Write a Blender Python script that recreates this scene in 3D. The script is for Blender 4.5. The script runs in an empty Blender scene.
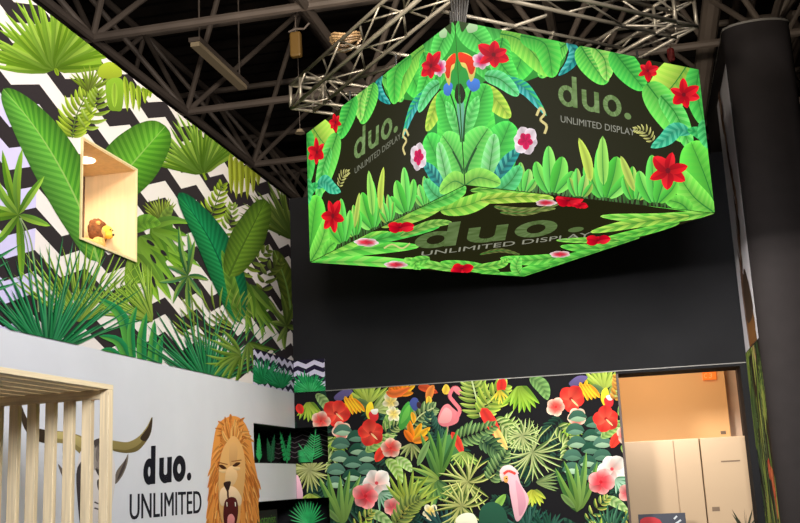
import bpy, bmesh, math, random
from math import sin, cos, pi, radians, sqrt, atan2
from mathutils import Vector, Matrix, geometry
random.seed(7)
SC = bpy.context.scene
COL = SC.collection

# ------------------------------------------------------------------ camera
F = 1036.37
PIT, ROL, YAW = radians(12.032), radians(-2.723), radians(12.388)
CO = Vector((0, 0, 1.6))
cf = Vector((-sin(YAW)*cos(PIT), cos(YAW)*cos(PIT), sin(PIT)))
r0 = Vector((cos(YAW), sin(YAW), 0)); u0 = r0.cross(cf)
cr = cos(ROL)*r0 + sin(ROL)*u0
cu = cr.cross(cf)
cam = bpy.data.objects.new('camera', bpy.data.cameras.new('camera'))
COL.objects.link(cam)
cam.data.sensor_width = 36; cam.data.lens = 36*F/800
cam.data.clip_end = 200
M = Matrix((cr, cu, -cf)).transposed().to_4x4(); M.translation = CO
cam.matrix_world = M
SC.camera = cam

def at(x, y, axis, val):
    """point where the sight line through photo pixel (x, y) meets the plane axis = val"""
    d = cf + cr*((x-400)/F) - cu*((y-261.5)/F)
    return CO + d*((val-CO[axis])/d[axis])

# ------------------------------------------------------------------ helpers
def lin(c):
    o = []
    for v in c[:3]:
        v = max(0, min(255, v))/255
        o.append(v/12.92 if v <= .04045 else ((v+.055)/1.055)**2.4)
    return (o[0], o[1], o[2], 1)

def mat(name, c, rough=.6, metal=0., noise=0., nscale=8., bump=0., spec=.5, stretch=None, emit=0.):
    m = bpy.data.materials.new(name); m.use_nodes = True
    nt = m.node_tree; b = nt.nodes['Principled BSDF']
    b.inputs['Roughness'].default_value = rough
    b.inputs['Metallic'].default_value = metal
    b.inputs['Specular IOR Level'].default_value = spec
    b.inputs['Base Color'].default_value = lin(c)
    if noise or bump:
        tc = nt.nodes.new('ShaderNodeTexCoord'); mp = nt.nodes.new('ShaderNodeMapping')
        nt.links.new(tc.outputs['Object'], mp.inputs['Vector'])
        if stretch: mp.inputs['Scale'].default_value = stretch
        n = nt.nodes.new('ShaderNodeTexNoise'); n.inputs['Scale'].default_value = nscale
        n.inputs['Detail'].default_value = 5
        nt.links.new(mp.outputs['Vector'], n.inputs['Vector'])
        if noise:
            r = nt.nodes.new('ShaderNodeValToRGB')
            l = lin(c)
            r.color_ramp.elements[0].position = .3; r.color_ramp.elements[1].position = .7
            r.color_ramp.elements[0].color = tuple(v*(1-noise) for v in l[:3])+(1,)
            r.color_ramp.elements[1].color = tuple(min(1, v*(1+noise)) for v in l[:3])+(1,)
            nt.links.new(n.outputs['Fac'], r.inputs['Fac'])
            nt.links.new(r.outputs['Color'], b.inputs['Base Color'])
        if bump:
            bp = nt.nodes.new('ShaderNodeBump'); bp.inputs['Strength'].default_value = bump
            bp.inputs['Distance'].default_value = .02
            nt.links.new(n.outputs['Fac'], bp.inputs['Height']); nt.links.new(bp.outputs['Normal'], b.inputs['Normal'])
    if emit:
        b.inputs['Emission Color'].default_value = lin(c); b.inputs['Emission Strength'].default_value = emit
    return m

def print_mat(name, emit=0., rough=.7):
    m = bpy.data.materials.new(name); m.use_nodes = True
    nt = m.node_tree; b = nt.nodes['Principled BSDF']
    a = nt.nodes.new('ShaderNodeAttribute'); a.attribute_name = 'ink'
    b.inputs['Roughness'].default_value = rough
    b.inputs['Specular IOR Level'].default_value = .1
    if emit:
        b.inputs['Base Color'].default_value = (.004, .004, .004, 1); b.inputs['Specular IOR Level'].default_value = 0
        nt.links.new(a.outputs['Color'], b.inputs['Emission Color']); b.inputs['Emission Strength'].default_value = emit
    else:
        n = nt.nodes.new('ShaderNodeTexNoise'); n.inputs['Scale'].default_value = 60
        mx = nt.nodes.new('ShaderNodeMix'); mx.data_type = 'RGBA'; mx.blend_type = 'MULTIPLY'
        mx.inputs['Factor'].default_value = .25
        nt.links.new(a.outputs['Color'], mx.inputs['A']); nt.links.new(n.outputs['Color'], mx.inputs['B'])
        hs = nt.nodes.new('ShaderNodeMix'); hs.data_type = 'RGBA'; hs.blend_type = 'MIX'; hs.inputs['Factor'].default_value = .08
        nt.links.new(a.outputs['Color'], hs.inputs['A']); nt.links.new(mx.outputs['Result'], hs.inputs['B'])
        nt.links.new(hs.outputs['Result'], b.inputs['Base Color'])
    return m

def tag(o, label=None, cat=None, group=None, kind=None):
    if label: o['label'] = label
    if cat: o['category'] = cat
    if group: o['group'] = group
    if kind: o['kind'] = kind
    return o

def empty(name, loc, label=None, cat=None, group=None):
    o = bpy.data.objects.new(name, None); o.location = loc; o.empty_display_size = .1
    COL.objects.link(o)
    return tag(o, label, cat, group)

def link(name, bm, m, parent=None, smooth=False):
    me = bpy.data.meshes.new(name); bm.to_mesh(me); bm.free()
    for mm in (m if isinstance(m, (list, tuple)) else [m]): me.materials.append(mm)
    if smooth:
        for p in me.polygons: p.use_smooth = True
    o = bpy.data.objects.new(name, me); COL.objects.link(o)
    if parent is not None:
        o.parent = parent
        o.matrix_parent_inverse = Matrix.Translation(parent_world(parent)).inverted()
    return o

def parent_world(p):
    v = Vector(p.location)
    return v if p.type == 'EMPTY' else Vector((0, 0, 0))

def box(bm, a, b, bev=0., mi=0):
    a = Vector(a); b = Vector(b)
    r = bmesh.ops.create_cube(bm, size=1)
    for v in r['verts']:
        v.co = Vector([(a[i]+b[i])/2 + v.co[i]*(b[i]-a[i]) for i in range(3)])
    fs = {f for v in r['verts'] for f in v.link_faces}
    for f in fs: f.material_index = mi
    if bev:
        es = list({e for v in r['verts'] for e in v.link_edges})
        bmesh.ops.bevel(bm, geom=es, offset=bev, segments=2, affect='EDGES', profile=.5)
    return bm

def bx(a, b, bev=0.):
    return box(bmesh.new(), a, b, bev)

def tube(bm, p, q, r, seg=10, r2=None):
    p = Vector(p); q = Vector(q); d = q-p
    if d.length < 1e-6: return bm
    t = Matrix.Translation((p+q)/2) @ d.to_track_quat('Z', 'Y').to_matrix().to_4x4()
    bmesh.ops.create_cone(bm, cap_ends=True, segments=seg, radius1=r, radius2=r if r2 is None else r2, depth=d.length, matrix=t)
    return bm

def path_tube(bm, pts, r, seg=8):
    for i in range(len(pts)-1): tube(bm, pts[i], pts[i+1], r, seg)
    for p in pts[1:-1]:
        bmesh.ops.create_icosphere(bm, subdivisions=1, radius=r, matrix=Matrix.Translation(p))
    return bm

def ball(bm, c, r, sub=3, rot=None):
    r = (r, r, r) if not hasattr(r, '__len__') else r
    t = Matrix.Translation(c)
    if rot is not None: t = t @ rot
    bmesh.ops.create_icosphere(bm, subdivisions=sub, radius=1, matrix=t @ Matrix.Diagonal((r[0], r[1], r[2], 1)))
    return bm

# ------------------------------------------------------------------ flat printed artwork
def spline(pts, n, closed=False):
    P = [Vector((p[0], p[1])) for p in pts]; k = len(P)
    out = []
    segs = k if closed else k-1
    per = max(1, n//segs)
    for s in range(segs):
        if closed: a, b, c, d = P[(s-1) % k], P[s], P[(s+1) % k], P[(s+2) % k]
        else: a, b, c, d = P[max(0, s-1)], P[s], P[s+1], P[min(k-1, s+2)]
        for i in range(per):
            t = i/per
            out.append(.5*((2*b)+(c-a)*t+(2*a-5*b+4*c-d)*t*t+(3*b-a-3*c+d)*t**3))
    if not closed: out.append(P[-1])
    return out

def tess(pts):
    v = [Vector((p[0], p[1], 0)) for p in pts]
    return [[pts[i] for i in t] for t in geometry.tessellate_polygon([v])]

def clip(poly, r):
    for ax, lim, sg in ((0, r[0], 1), (0, r[2], -1), (1, r[1], 1), (1, r[3], -1)):
        out = []; n = len(poly)
        for i in range(n):
            p, q = poly[i], poly[(i+1) % n]
            dp = (p[ax]-lim)*sg; dq = (q[ax]-lim)*sg
            if dp >= 0: out.append(p)
            if (dp > 0 and dq < 0) or (dp < 0 and dq > 0):
                t = dp/(dp-dq); out.append(tuple(u+(v-u)*t for u, v in zip(p, q)))
        poly = out
        if len(poly) < 3: return None
    return poly

def jit(c, j):
    k = random.uniform(-j, j)
    return tuple(v+k for v in c)

class Art:
    def __init__(s, fn=None, rects=None):
        s.fn = fn; s.rects = rects; s.shapes = []
    def raw(s, polys):                      # polys already in plane units
        out = []
        for pts, c in polys:
            if len(pts) < 3: continue
            cs = [lin(q) for q in c] if isinstance(c, list) else [lin(c)]*len(pts)
            out.append([(p[0], p[1])+k[:3] for p, k in zip(pts, cs)])
        s.shapes.append(out)
    def add(s, polys):
        if s.fn: polys = [([s.fn(p[0], p[1]) for p in pts], c) for pts, c in polys]
        s.raw(polys)
    # --- primitives, all in authoring units
    def poly(s, pts, c, smooth=True, n=None):
        q = spline(pts, n or max(24, len(pts)*5), True) if smooth else [Vector((p[0], p[1])) for p in pts]
        y0, y1 = min(p[1] for p in q), max(p[1] for p in q); d = (y1-y0) or 1
        f = lambda p: tuple(v*(1.08-.2*(p[1]-y0)/d) for v in c)
        s.add([(t, [f(p) for p in t]) for t in tess(q)])
    def leaf_polys(s, pts, w, c1, c2, ribs=0, p=.9, q=.8, mid=None, skew=.1, c3=None, c4=None, wl=None, N=None, gin=.84, gout=1.1, g0=.92, g1=1.06):
        K = lambda c, f: tuple(v*f for v in c)
        N = N or (ribs*2 if ribs else 8)
        mpts = spline(pts, max(N, 8)*2)
        L = len(mpts)-1
        def m(t):
            t = min(1, max(0, t))*L; i = min(L-1, int(t)); f = t-i
            return mpts[i]*(1-f)+mpts[i+1]*f
        def nrm(t):
            d = m(min(1, t+.03))-m(max(0, t-.03)); d.normalize() if d.length else None
            return Vector((-d.y, d.x))
        def prof(t):
            t = min(1, max(0, t)); return max(0., sin(pi*t**p))**q
        out = []
        c3 = c3 or c1; c4 = c4 or c2
        for sd, ww, ca, cb in ((1, wl or w, c1, c2), (-1, w, c3, c4)):
            for i in range(N):
                t0, t1 = i/N, (i+1)/N
                a, b = m(t0), m(t1)
                e0, e1 = min(1, t0+skew), min(1, t1+skew)
                if i == 0 and skew:
                    A0 = m(0)
                    st = [m(skew*k/3)+nrm(skew*k/3)*sd*ww*prof(skew*k/3) for k in range(4)]
                    for k in range(3): out.append(([A0, st[k+1], st[k]], [K(ca, gin*g0), K(ca, gout*g0), K(ca, gout*g0)]))
                pa = m(e0)+nrm(e0)*sd*ww*prof(e0); pb = m(e1)+nrm(e1)*sd*ww*prof(e1)
                c = ca if (i % 2 == 0 or not ribs) else cb
                f0, f1 = g0+(g1-g0)*t0, g0+(g1-g0)*t1
                ci, cj, ck, cl = K(c, gin*f0), K(c, gin*f1), K(c, gout*f1), K(c, gout*f0)
                out.append(([a, b, pb, pa], [ci, cj, ck, cl]) if sd > 0 else ([a, pa, pb, b], [ci, cl, ck, cj]))
        if mid:
            for i in range(N):
                t0, t1 = i/N, (i+1)/N; k0 = mid[1]*(1-t0*.8); k1 = mid[1]*(1-t1*.8)
                out.append(([m(t0)-nrm(t0)*k0, m(t1)-nrm(t1)*k1, m(t1)+nrm(t1)*k1, m(t0)+nrm(t0)*k0], mid[0]))
        return out
    def leaf(s, *a, **k): s.add(s.leaf_polys(*a, **k))
    def blade(s, a, b, w, c1, c2, bend=0., p=.75):
        a = Vector(a); b = Vector(b); d = b-a; n = Vector((-d.y, d.x))
        return s.leaf_polys([a, (a+b)/2+n*bend, b], w, c1, c1, 0, p=p, c3=c2, c4=c2, skew=0, N=6, gin=.95, gout=1.05, g0=.7, g1=1.16)
    def fan(s, c, r, a0, a1, n, w, c1, c2, web=0., webc=None, bend=.05, ry=1., jr=.12):
        c = Vector(c); out = []
        if web:
            ring = [c+Vector((cos(radians(a0+(a1-a0)*i/24)), -sin(radians(a0+(a1-a0)*i/24))*ry))*r*web for i in range(25)]
            for i in range(24): out.append(([c, ring[i], ring[i+1]], webc or c1))
        for i in range(n):
            a = radians(a0+(a1-a0)*(i+.5)/n+random.uniform(-1.5, 1.5)); rr = r*random.uniform(1-jr, 1+jr)
            k = jit((0, 0, 0), 14)
            e = c+Vector((cos(a), -sin(a)*ry))*rr
            out += s.blade(c, e, w, tuple(c1[j]+k[j] for j in range(3)), tuple(c2[j]+k[j] for j in range(3)), bend*random.uniform(-1, 1), p=.6 if not web else .5)
        s.add(out)
    def frond(s, pts, n, ln, w, ang, c1, c2, stem=None, tipk=.35, basek=.6, sides=(1, -1), bend=.08):
        m = spline(pts, 40); L = len(m)-1; out = []
        for i in range(n):
            t = (i+.5)/n; j = min(L-1, int(t*L)); a = m[j]+(m[j+1]-m[j])*(t*L-j)
            d = (m[min(L, j+2)]-m[max(0, j-2)]).normalized()
            k = basek+(1-basek)*min(1, t*3) if t < .33 else 1-(1-tipk)*((t-.33)/.67)
            for sd in sides:
                an = radians(ang*(1-.45*t))*sd
                e = Vector((d.x*cos(an)-d.y*sin(an), d.x*sin(an)+d.y*cos(an)))
                g = jit((0, 0, 0), 12)
                out += s.blade(a, a+e*ln*k*random.uniform(.9, 1.1), w, tuple(c1[q]+g[q] for q in range(3)), tuple(c2[q]+g[q] for q in range(3)), bend*sd, p=.8)
        if stem:
            for i in range(L):
                d = (m[i+1]-m[i]); nn = Vector((-d.y, d.x)).normalized()*stem[1]
                out.append(([m[i]-nn, m[i+1]-nn, m[i+1]+nn, m[i]+nn], stem[0]))
        s.add(out)
    def flower(s, c, r, n, c1, c2, rot=0., sq=1., core=None, stamen=None, wd=.62, inner=.55):
        """petals of colour c1 running to c2 at the throat; wd: petal half width, inner: how far the throat colour reaches"""
        c = Vector(c); out = []; hw = min(wd*.5, .5)
        for k in range(n):
            a = rot+2*pi*k/n+random.uniform(-.1, .1); sh = random.uniform(.86, 1.08); rr = r*random.uniform(.9, 1.06)
            rows = []
            for i in range(7):
                x = i/6; w = hw*max(0., sin(pi*min(1, .06+.94*x**1.25)))**.6 if i < 6 else hw*.28
                x2 = x*(1-.05*(i == 6))
                pts = []
                for v in (-1, -.5, 0, .5, 1):
                    px_, py_ = x2+(.05*(1-abs(v)) if i == 6 else 0), v*w
                    pts.append(c+Vector((px_*cos(a)-py_*sin(a), (px_*sin(a)+py_*cos(a))*sq))*rr)
                m = max(0., min(1., (x-inner*.45)/(inner*.9+.001)))
                col = [tuple((c2[q]*(1-m)+c1[q]*m)*sh*(.86+.2*abs(v)) for q in range(3)) for v in (-1, -.5, 0, .5, 1)]
                rows.append((pts, col))
            for i in range(6):
                for j in range(4):
                    (p0, k0), (p1, k1) = rows[i], rows[i+1]
                    out.append(([p0[j], p1[j], p1[j+1], p0[j+1]], [k0[j], k1[j], k1[j+1], k0[j+1]]))
        if core:
            ring = [c+Vector((cos(2*pi*i/10), sin(2*pi*i/10)*sq))*r*.12 for i in range(10)]
            out += [(t3, core) for t3 in tess(ring)]
        s.add(out)
        if stamen:
            s.leaf([c, c+Vector(stamen[0])], stamen[2], stamen[1], stamen[1], skew=0)
    def star(s, c, r, n, c1, c2, rot=0., sq=1.):
        c = Vector(c); out = []
        for k in range(n):
            a = rot+2*pi*k/n
            e = c+Vector((cos(a+k*.07), sin(a+k*.07)*sq))*r*random.uniform(.76, 1.1)
            out += s.blade(c, e, r*random.uniform(.24, .36), jit(c1, 12), c2, 0, p=.85)
        ring = [c+Vector((cos(2*pi*i/10), sin(2*pi*i/10)*sq))*r*.13 for i in range(10)]
        out += [(t3, (120, 15, 30)) for t3 in tess(ring)]
        s.add(out)
    def line(s, pts, w, c):
        m = spline(pts, len(pts)*6) if len(pts) > 2 else [Vector(p) for p in pts]
        out = []
        for i in range(len(m)-1):
            d = m[i+1]-m[i]
            if d.length < 1e-9: continue
            n = Vector((-d.y, d.x)).normalized()*w
            out.append(([m[i]-n, m[i+1]-n, m[i+1]+n, m[i]+n], c))
        s.add(out)
    def build(s, name, m, O, U, V, Nn, parent=None, eps=.0004, base=None, thick=0., mapfn=None, flip=False):
        O, U, V, Nn = Vector(O), Vector(U), Vector(V), Vector(Nn)
        co = []; faces = []; cols = []; placed = []
        def put(p, h):
            return O+U*p[0]+V*p[1]+Nn*h
        if base is not None:
            for r in s.rects:
                if thick:
                    cs = [(r[0], r[1]), (r[2], r[1]), (r[2], r[3]), (r[0], r[3])]
                    i0 = len(co)
                    co += [put(p, 0) for p in cs]+[put(p, -thick) for p in cs]
                    fs = [(0, 1, 2, 3), (7, 6, 5, 4)]+[(k, k+4, (k+1) % 4+4, (k+1) % 4) for k in range(4)]
                    for f in fs: faces.append([i0+k for k in f]); cols += [lin(base)]*4
                else:
                    i0 = len(co); co += [put(p, 0) for p in ((r[0], r[1]), (r[2], r[1]), (r[2], r[3]), (r[0], r[3]))]
                    faces.append([i0, i0+1, i0+2, i0+3]); cols += [lin(base)]*4
        for sh in s.shapes:
            ps = []
            for pts in sh:
                if mapfn: pts = [tuple(mapfn(p))+p[2:] for p in pts]
                if s.rects is None: ps.append(pts); continue
                for r in s.rects:
                    q = clip(pts, r)
                    if q: ps.append(q)
            if not ps: continue
            xs = [p[0] for q in ps for p in q]; ys = [p[1] for q in ps for p in q]
            b = (min(xs), min(ys), max(xs), max(ys)); lv = 1
            for bb, l in placed:
                if l >= lv and b[0] < bb[2] and b[2] > bb[0] and b[1] < bb[3] and b[3] > bb[1]: lv = l+1
            placed.append((b, lv))
            for i, q in enumerate(ps):
                h = (lv+.8*i/len(ps))*eps
                i0 = len(co)
                ar = sum(q[k][0]*q[(k+1) % len(q)][1]-q[(k+1) % len(q)][0]*q[k][1] for k in range(len(q)))
                if ar < 0: q = q[::-1]
                co += [put(p, h) for p in q]; faces.append(list(range(i0, i0+len(q)))); cols += [p[2:5]+(1,) for p in q]
        if U.cross(V).dot(Nn) < 0: 
            nf = []; k = 0; nc = []
            for f in faces:
                nf.append(f[::-1]); nc += cols[k:k+len(f)][::-1]; k += len(f)
            faces, cols = nf, nc
        me = bpy.data.meshes.new(name); me.from_pydata([tuple(c) for c in co], [], faces)
        at_ = me.color_attributes.new('ink', 'FLOAT_COLOR', 'CORNER')
        at_.data.foreach_set('color', [v for c in cols for v in c])
        me.materials.append(m)
        o = bpy.data.objects.new(name, me); COL.objects.link(o)
        if parent is not None:
            o.parent = parent; o.matrix_parent_inverse = Matrix.Translation(parent_world(parent)).inverted()
        print('ART', name, 'faces', len(faces), 'levels', max([l for _, l in placed] or [0]))
        return o

_tc = {}
def text_tris(t):
    if t in _tc: return _tc[t]
    cu_ = bpy.data.curves.new('tmp', 'FONT'); cu_.body = t; cu_.size = 1; cu_.resolution_u = 4
    o = bpy.data.objects.new('tmp', cu_); COL.objects.link(o)
    dg = bpy.context.evaluated_depsgraph_get(); me = o.evaluated_get(dg).to_mesh(); me.calc_loop_triangles()
    tr = [[(me.vertices[i].co.x, me.vertices[i].co.y) for i in l.vertices] for l in me.loop_triangles]
    bpy.data.objects.remove(o); bpy.data.curves.remove(cu_)
    xs = [p[0] for q in tr for p in q]; ys = [p[1] for q in tr for p in q]
    w0, w1, h0, h1 = min(xs), max(xs), min(ys), max(ys)
    tr = [[((p[0]-w0)/(w1-w0), (p[1]-h0)/(h1-h0)) for p in q] for q in tr]
    _tc[t] = tr
    return tr

def text_quad(A, t, bl, br, tl, col, px=True):
    """lettering spanning the parallelogram bl - br - tl (authoring units)"""
    bl, br, tl = Vector(bl), Vector(br), Vector(tl)
    polys = [([bl+(br-bl)*p[0]+(tl-bl)*p[1] for p in q], col) for q in text_tris(t)]
    (A.add if px else A.raw)(polys)

def duo(A, o, ex, ey, col, k=.24, gaps=None, tex=0, uw=.8, ow=.86):
    """bold rounded lettering: d u o and a full stop"""
    o, ex, ey = Vector(o), Vector(ex), Vector(ey)
    P = lambda x, y: o+ex*x+ey*y
    def ring(cx, cy, rx, ry, k, a0=0, a1=2*pi, n=28):
        out = []
        for i in range(n):
            a, b = a0+(a1-a0)*i/n, a0+(a1-a0)*(i+1)/n
            out.append(([P(cx+rx*cos(a), cy+ry*sin(a)), P(cx+rx*cos(b), cy+ry*sin(b)),
                         P(cx+(rx-k)*cos(b), cy+(ry-k)*sin(b)), P(cx+(rx-k)*cos(a), cy+(ry-k)*sin(a))], [jit(col, tex) for _ in range(4)]))
        return out
    def bar(x0, y0, x1, y1):
        n = 5; return [([P(x0, y0+(y1-y0)*q/n), P(x1, y0+(y1-y0)*q/n), P(x1, y0+(y1-y0)*(q+1)/n), P(x0, y0+(y1-y0)*(q+1)/n)], [jit(col, tex) for _ in range(4)]) for q in range(n)]
    gs = gaps or (0, 1.08, 2.02, 3.02)
    A.add(ring(gs[0]+.42, .5, .42, .52, k)); A.add(bar(gs[0]+.86-k, 0, gs[0]+.86, 1.5))
    A.add(ring(gs[1]+uw/2, .42, uw/2, .44, k, pi, 2*pi)); A.add(bar(gs[1], .42, gs[1]+k, 1)); A.add(bar(gs[1]+uw-k, 0, gs[1]+uw, 1))
    A.add(ring(gs[2]+ow/2, .5, ow/2, .52, k))
    c = [P(gs[3]+.16+.16*cos(2*pi*i/16), .15+.16*sin(2*pi*i/16)) for i in range(16)]
    A.add([(t, col) for t in tess(c)])

# ------------------------------------------------------------------ materials
m_white = mat('white_laminate', (216, 216, 222), .45, noise=.03, nscale=3)
m_black = mat('black_wall', (34, 34, 36), .8, noise=.12, nscale=2, spec=.06)
m_blk2 = mat('black_inside', (20, 18, 18), .7)
m_floor = mat('carpet', (62, 60, 60), .95, noise=.25, nscale=120, bump=.2)
m_roof = mat('roof_deck', (30, 20, 14), .9, noise=.3, nscale=1.5, stretch=(6, .3, 1))
m_steel = mat('painted_steel', (116, 103, 93), .6, noise=.15, nscale=3)
m_alu = mat('aluminium_truss', (138, 130, 116), .42, metal=.55, noise=.15, nscale=9)
m_wood = mat('pine', (240, 214, 172), .55, noise=.18, nscale=5, stretch=(14, 14, .7))
m_woodh = mat('pine_along', (242, 216, 174), .55, noise=.18, nscale=5, stretch=(14, .7, 14))
m_ply = mat('birch_plywood', (232, 200, 150), .5, noise=.08, nscale=4, stretch=(8, 8, .6))
m_plyd = mat('brown_back_panel', (96, 70, 50), .6, noise=.1)
m_edge = mat('pale_edge_band', (226, 208, 160), .5)
m_peach = mat('peach_wall', (236, 184, 122), .6, noise=.03, nscale=1.5)
m_cab = mat('beige_gloss_cabinet', (196, 170, 140), .22, noise=.02, nscale=2)
m_seam = mat('dull_brown', (120, 98, 76), .6)  # flat brown for the cupboard slot, small plates and worktop
m_dark = mat('dark_metal', (30, 29, 28), .5)
m_print = print_mat('printed_fabric')
m_screen = print_mat('led_pixels', emit=1.0)
m_lamp = mat('unlit_diffuser', (214, 192, 156), .4)
m_hoist = mat('hoist_yellow', (130, 98, 46), .5)
m_red = mat('red_cover', (120, 24, 20), .6)
m_glow = mat('downlight', (255, 246, 226), .3, emit=6)

XL = -3.018; YB = 9.0
H1 = 2.437; H2 = 4.268
XR = .92

# ------------------------------------------------------------------ hall shell
tag(link('floor', bx((-16, -6, -.1), (12, 30, 0)), m_floor), kind='structure')
def corr():
    bm = bmesh.new(); n = 180
    for i in range(n+1):
        y = -6+36*i/n; z = 9.2+(.06 if i % 2 else 0)
        a = bm.verts.new((-16, y, z)); b = bm.verts.new((12, y, z))
        if i: bm.faces.new((pa, pb, b, a))
        pa, pb = a, b
    return bm
tag(link('ceiling', corr(), m_roof), kind='structure')
m_hall = mat('hall_wall', (30, 25, 22), .9, noise=.2)
for nm, a, b in (('wall_hall_left', (-16.2, -6, 0), (-16, 30, 9.3)), ('wall_hall_right', (12, -6, 0), (12.2, 30, 9.3)),
                 ('wall_hall_far', (-16, 30, 0), (12, 30.2, 9.3)), ('wall_hall_near', (-16, -6.2, 0), (12, -6, 9.3))):
    tag(link(nm, bx(a, b), m_hall), kind='structure')

# ------------------------------------------------------------------ stand walls
NY0, NZ0 = 5.222, 3.045; NY1, NZ1 = 5.900, 3.655         # display niche opening (left wall)
SH = [(at(254, 423, 0, XL).z, at(255, 463, 0, XL).z), (at(256, 502, 0, XL).z, 1.19)]   # corner recesses top, bottom
RY = 7.96; RX = at(328, 445, 1, YB).x
T = .40
WL = bmesh.new()
box(WL, (XL-T, .5, 0), (XL, RY, H1))
zs = [H1, SH[0][0], SH[0][1], SH[1][0], SH[1][1], 0]
for i in (0, 2, 4): box(WL, (XL-T, RY, zs[i+1]), (XL, YB+(0 if i else 0), zs[i]))
box(WL, (XL-T-.03, RY-.02, 0), (XL-T, YB+T+.03, H1), mi=1)
# black lining of the recesses
for a, b in SH:
    box(WL, (XL-T, RY-.001, b), (XL-.004, RY+.004, a), mi=1)
    box(WL, (XL-T, RY, a-.004), (XL-.006, YB, a+.001), mi=1)
    box(WL, (XL-T, RY, b-.001), (XL-.002, YB, b+.004), mi=1)
tag(link('wall_left', WL, [m_white, m_blk2]), kind='structure')
WL = bmesh.new()
XU = XL-.012
for a, b in (((.5, H1), (NY0, H2)), ((NY1, H1), (YB, H2)), ((NY0, H1), (NY1, NZ0)), ((NY0, NZ1), (NY1, H2))):
    box(WL, (XL-T, a[0], a[1]+.0005), (XU, b[0], b[1]), mi=1)
tag(link('wall_left_upper', WL, [m_white, m_blk2]), kind='structure')

OX0, OX1 = at(617, 371, 1, YB).x, .862
OZ = 2.415
WB = bmesh.new()
YW = YB+.012
box(WB, (RX, YW, 0), (OX0, YB+T, H1+.004))
for i in (0, 2, 4): box(WB, (XL-T, YW, zs[i+1]), (RX, YB+T, zs[i]+(.004 if i == 0 else 0)))
box(WB, (XL-T, YB+T, 0), (RX+.02, YB+T+.03, H1))
box(WB, (XL-T, YB, H1+.004), (XR, YB+.16, H2))
box(WB, (OX0, YB, OZ), (OX1, YB+T, H1+.003))
box(WB, (OX1, YB, 0), (XR, YB+.3, H1+.003))
tag(link('wall_back', WB, m_black), kind='structure')
m_trim = mat('grey_trim', (120, 116, 110), .4)
tag(link('trim_1', bx((at(326, 390, 1, YB).x, YB-.012, H1-.001), (XR-.01, YB, H1+.006)), m_trim), kind='structure')
tag(link('trim_2', bx((OX0-.012, YB-.006, 0), (OX0+.006, YB+.10, OZ)), mat('brown_jamb', (64, 40, 28), .5)), kind='structure')

# ------------------------------------------------------------------ left jungle mural
fl = lambda x, y: (lambda p: (p.y, p.z))(at(x, y, 0, XL))
MR = [(.5, H1, NY0, H2), (NY1, H1, RY, H2), (RY, H2-1.535, YB, H2), (NY0, H1, NY1, NZ0), (NY0, NZ1, NY1, H2)]
A = Art(fl, MR)
BK, WH = (46, 40, 42), (224, 215, 209)
# zigzag bands
band = []
per, amp, vp = .52, .10, .232
k = -8
while k < 20:
    zt = 2.889+vp*k; zb = zt-.114
    y = 4.78-per*9; up = True
    while y < 9.3:
        y1 = y+per/2
        o0, o1 = (0, -amp) if up else (-amp, 0)
        band.append(([(y, zb+o0), (y1, zb+o1), (y1, zt+o1), (y, zt+o0)], BK))
        y = y1; up = not up
    for q in range(18):
        y = 4.78-per*9+q*per/2
        o0, o1 = (0, -amp) if q % 2 == 0 else (-amp, 0)
        zc_ = zt+.06; 
        if zc_ < 3.0 and y < 7.2 or (y < 4.75 and 3.1 < zc_ < 3.75):
            band.append(([(y, zt+o0), (y+per/2, zt+o1), (y+per/2, zt+.118+o1), (y, zt+.118+o0)], (200, 192, 226)))
    k += 1
A.raw(band)
G1, G2, G3 = (150, 192, 52), (112, 158, 34), (84, 136, 34)
YG, YG2 = (176, 204, 60), (134, 168, 34)
TE, TE2 = (34, 146, 84), (16, 108, 62)
# fan palm, top left
A.fan((54, 70), 78, 178, 6, 34, 3.6, (150, 190, 58), (112, 156, 36), web=.62, webc=(140, 184, 46))
A.leaf([(55, 68), (58, 76)], 2, YG2, G2, skew=0)
# pinnate fronds under it
A.frond([(72, 138), (76, 116), (88, 92)], 11, 26, 2.1, 62, YG, YG2, stem=((90, 120, 40), .6))
A.fan((89, 92), 27, 150, 20, 12, 1.5, YG2, (110, 130, 40), bend=.03)
A.frond([(84, 130), (95, 108), (98, 92)], 7, 20, 2., 60, (160, 190, 80), YG2)
# hanging pods
A.poly([(98, 76), (100, 66), (110, 62), (120, 68), (121, 76), (110, 79)], (172, 196, 48))
A.poly([(106, 82), (122, 80), (122, 108), (115, 111), (108, 107)], (136, 180, 46))
A.leaf([(114, 82), (114, 108)], 3, (160, 200, 60), (160, 200, 60), skew=0)
for x, h in ((126, 28), (132, 26), (138, 28), (144, 20), (149, 14)):
    A.leaf([(x-2, 76+(x-126)*.9), (x, 90), (x+1, 84+h)], 2.8, YG, YG2, skew=0, c3=YG2)
# big banana leaves beside the niche
def banana(pts, w, c1, c2, ribs, c3=None, c4=None, wl=None, mid=(150, 196, 90), mw=1.2, p=1., q=.62, skew=.12):
    A.leaf(pts, w, c1, c2, ribs=ribs, c3=c3, c4=c4, wl=wl, mid=(mid, mw), p=p, q=q, skew=skew, gin=1.12, gout=.74)
banana([(98, 262), (84, 218), (60, 168), (32, 124), (3, 89)], 26, (96, 168, 46), (70, 142, 38), 26, (84, 156, 50), (104, 178, 60), wl=23, p=.95)
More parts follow.
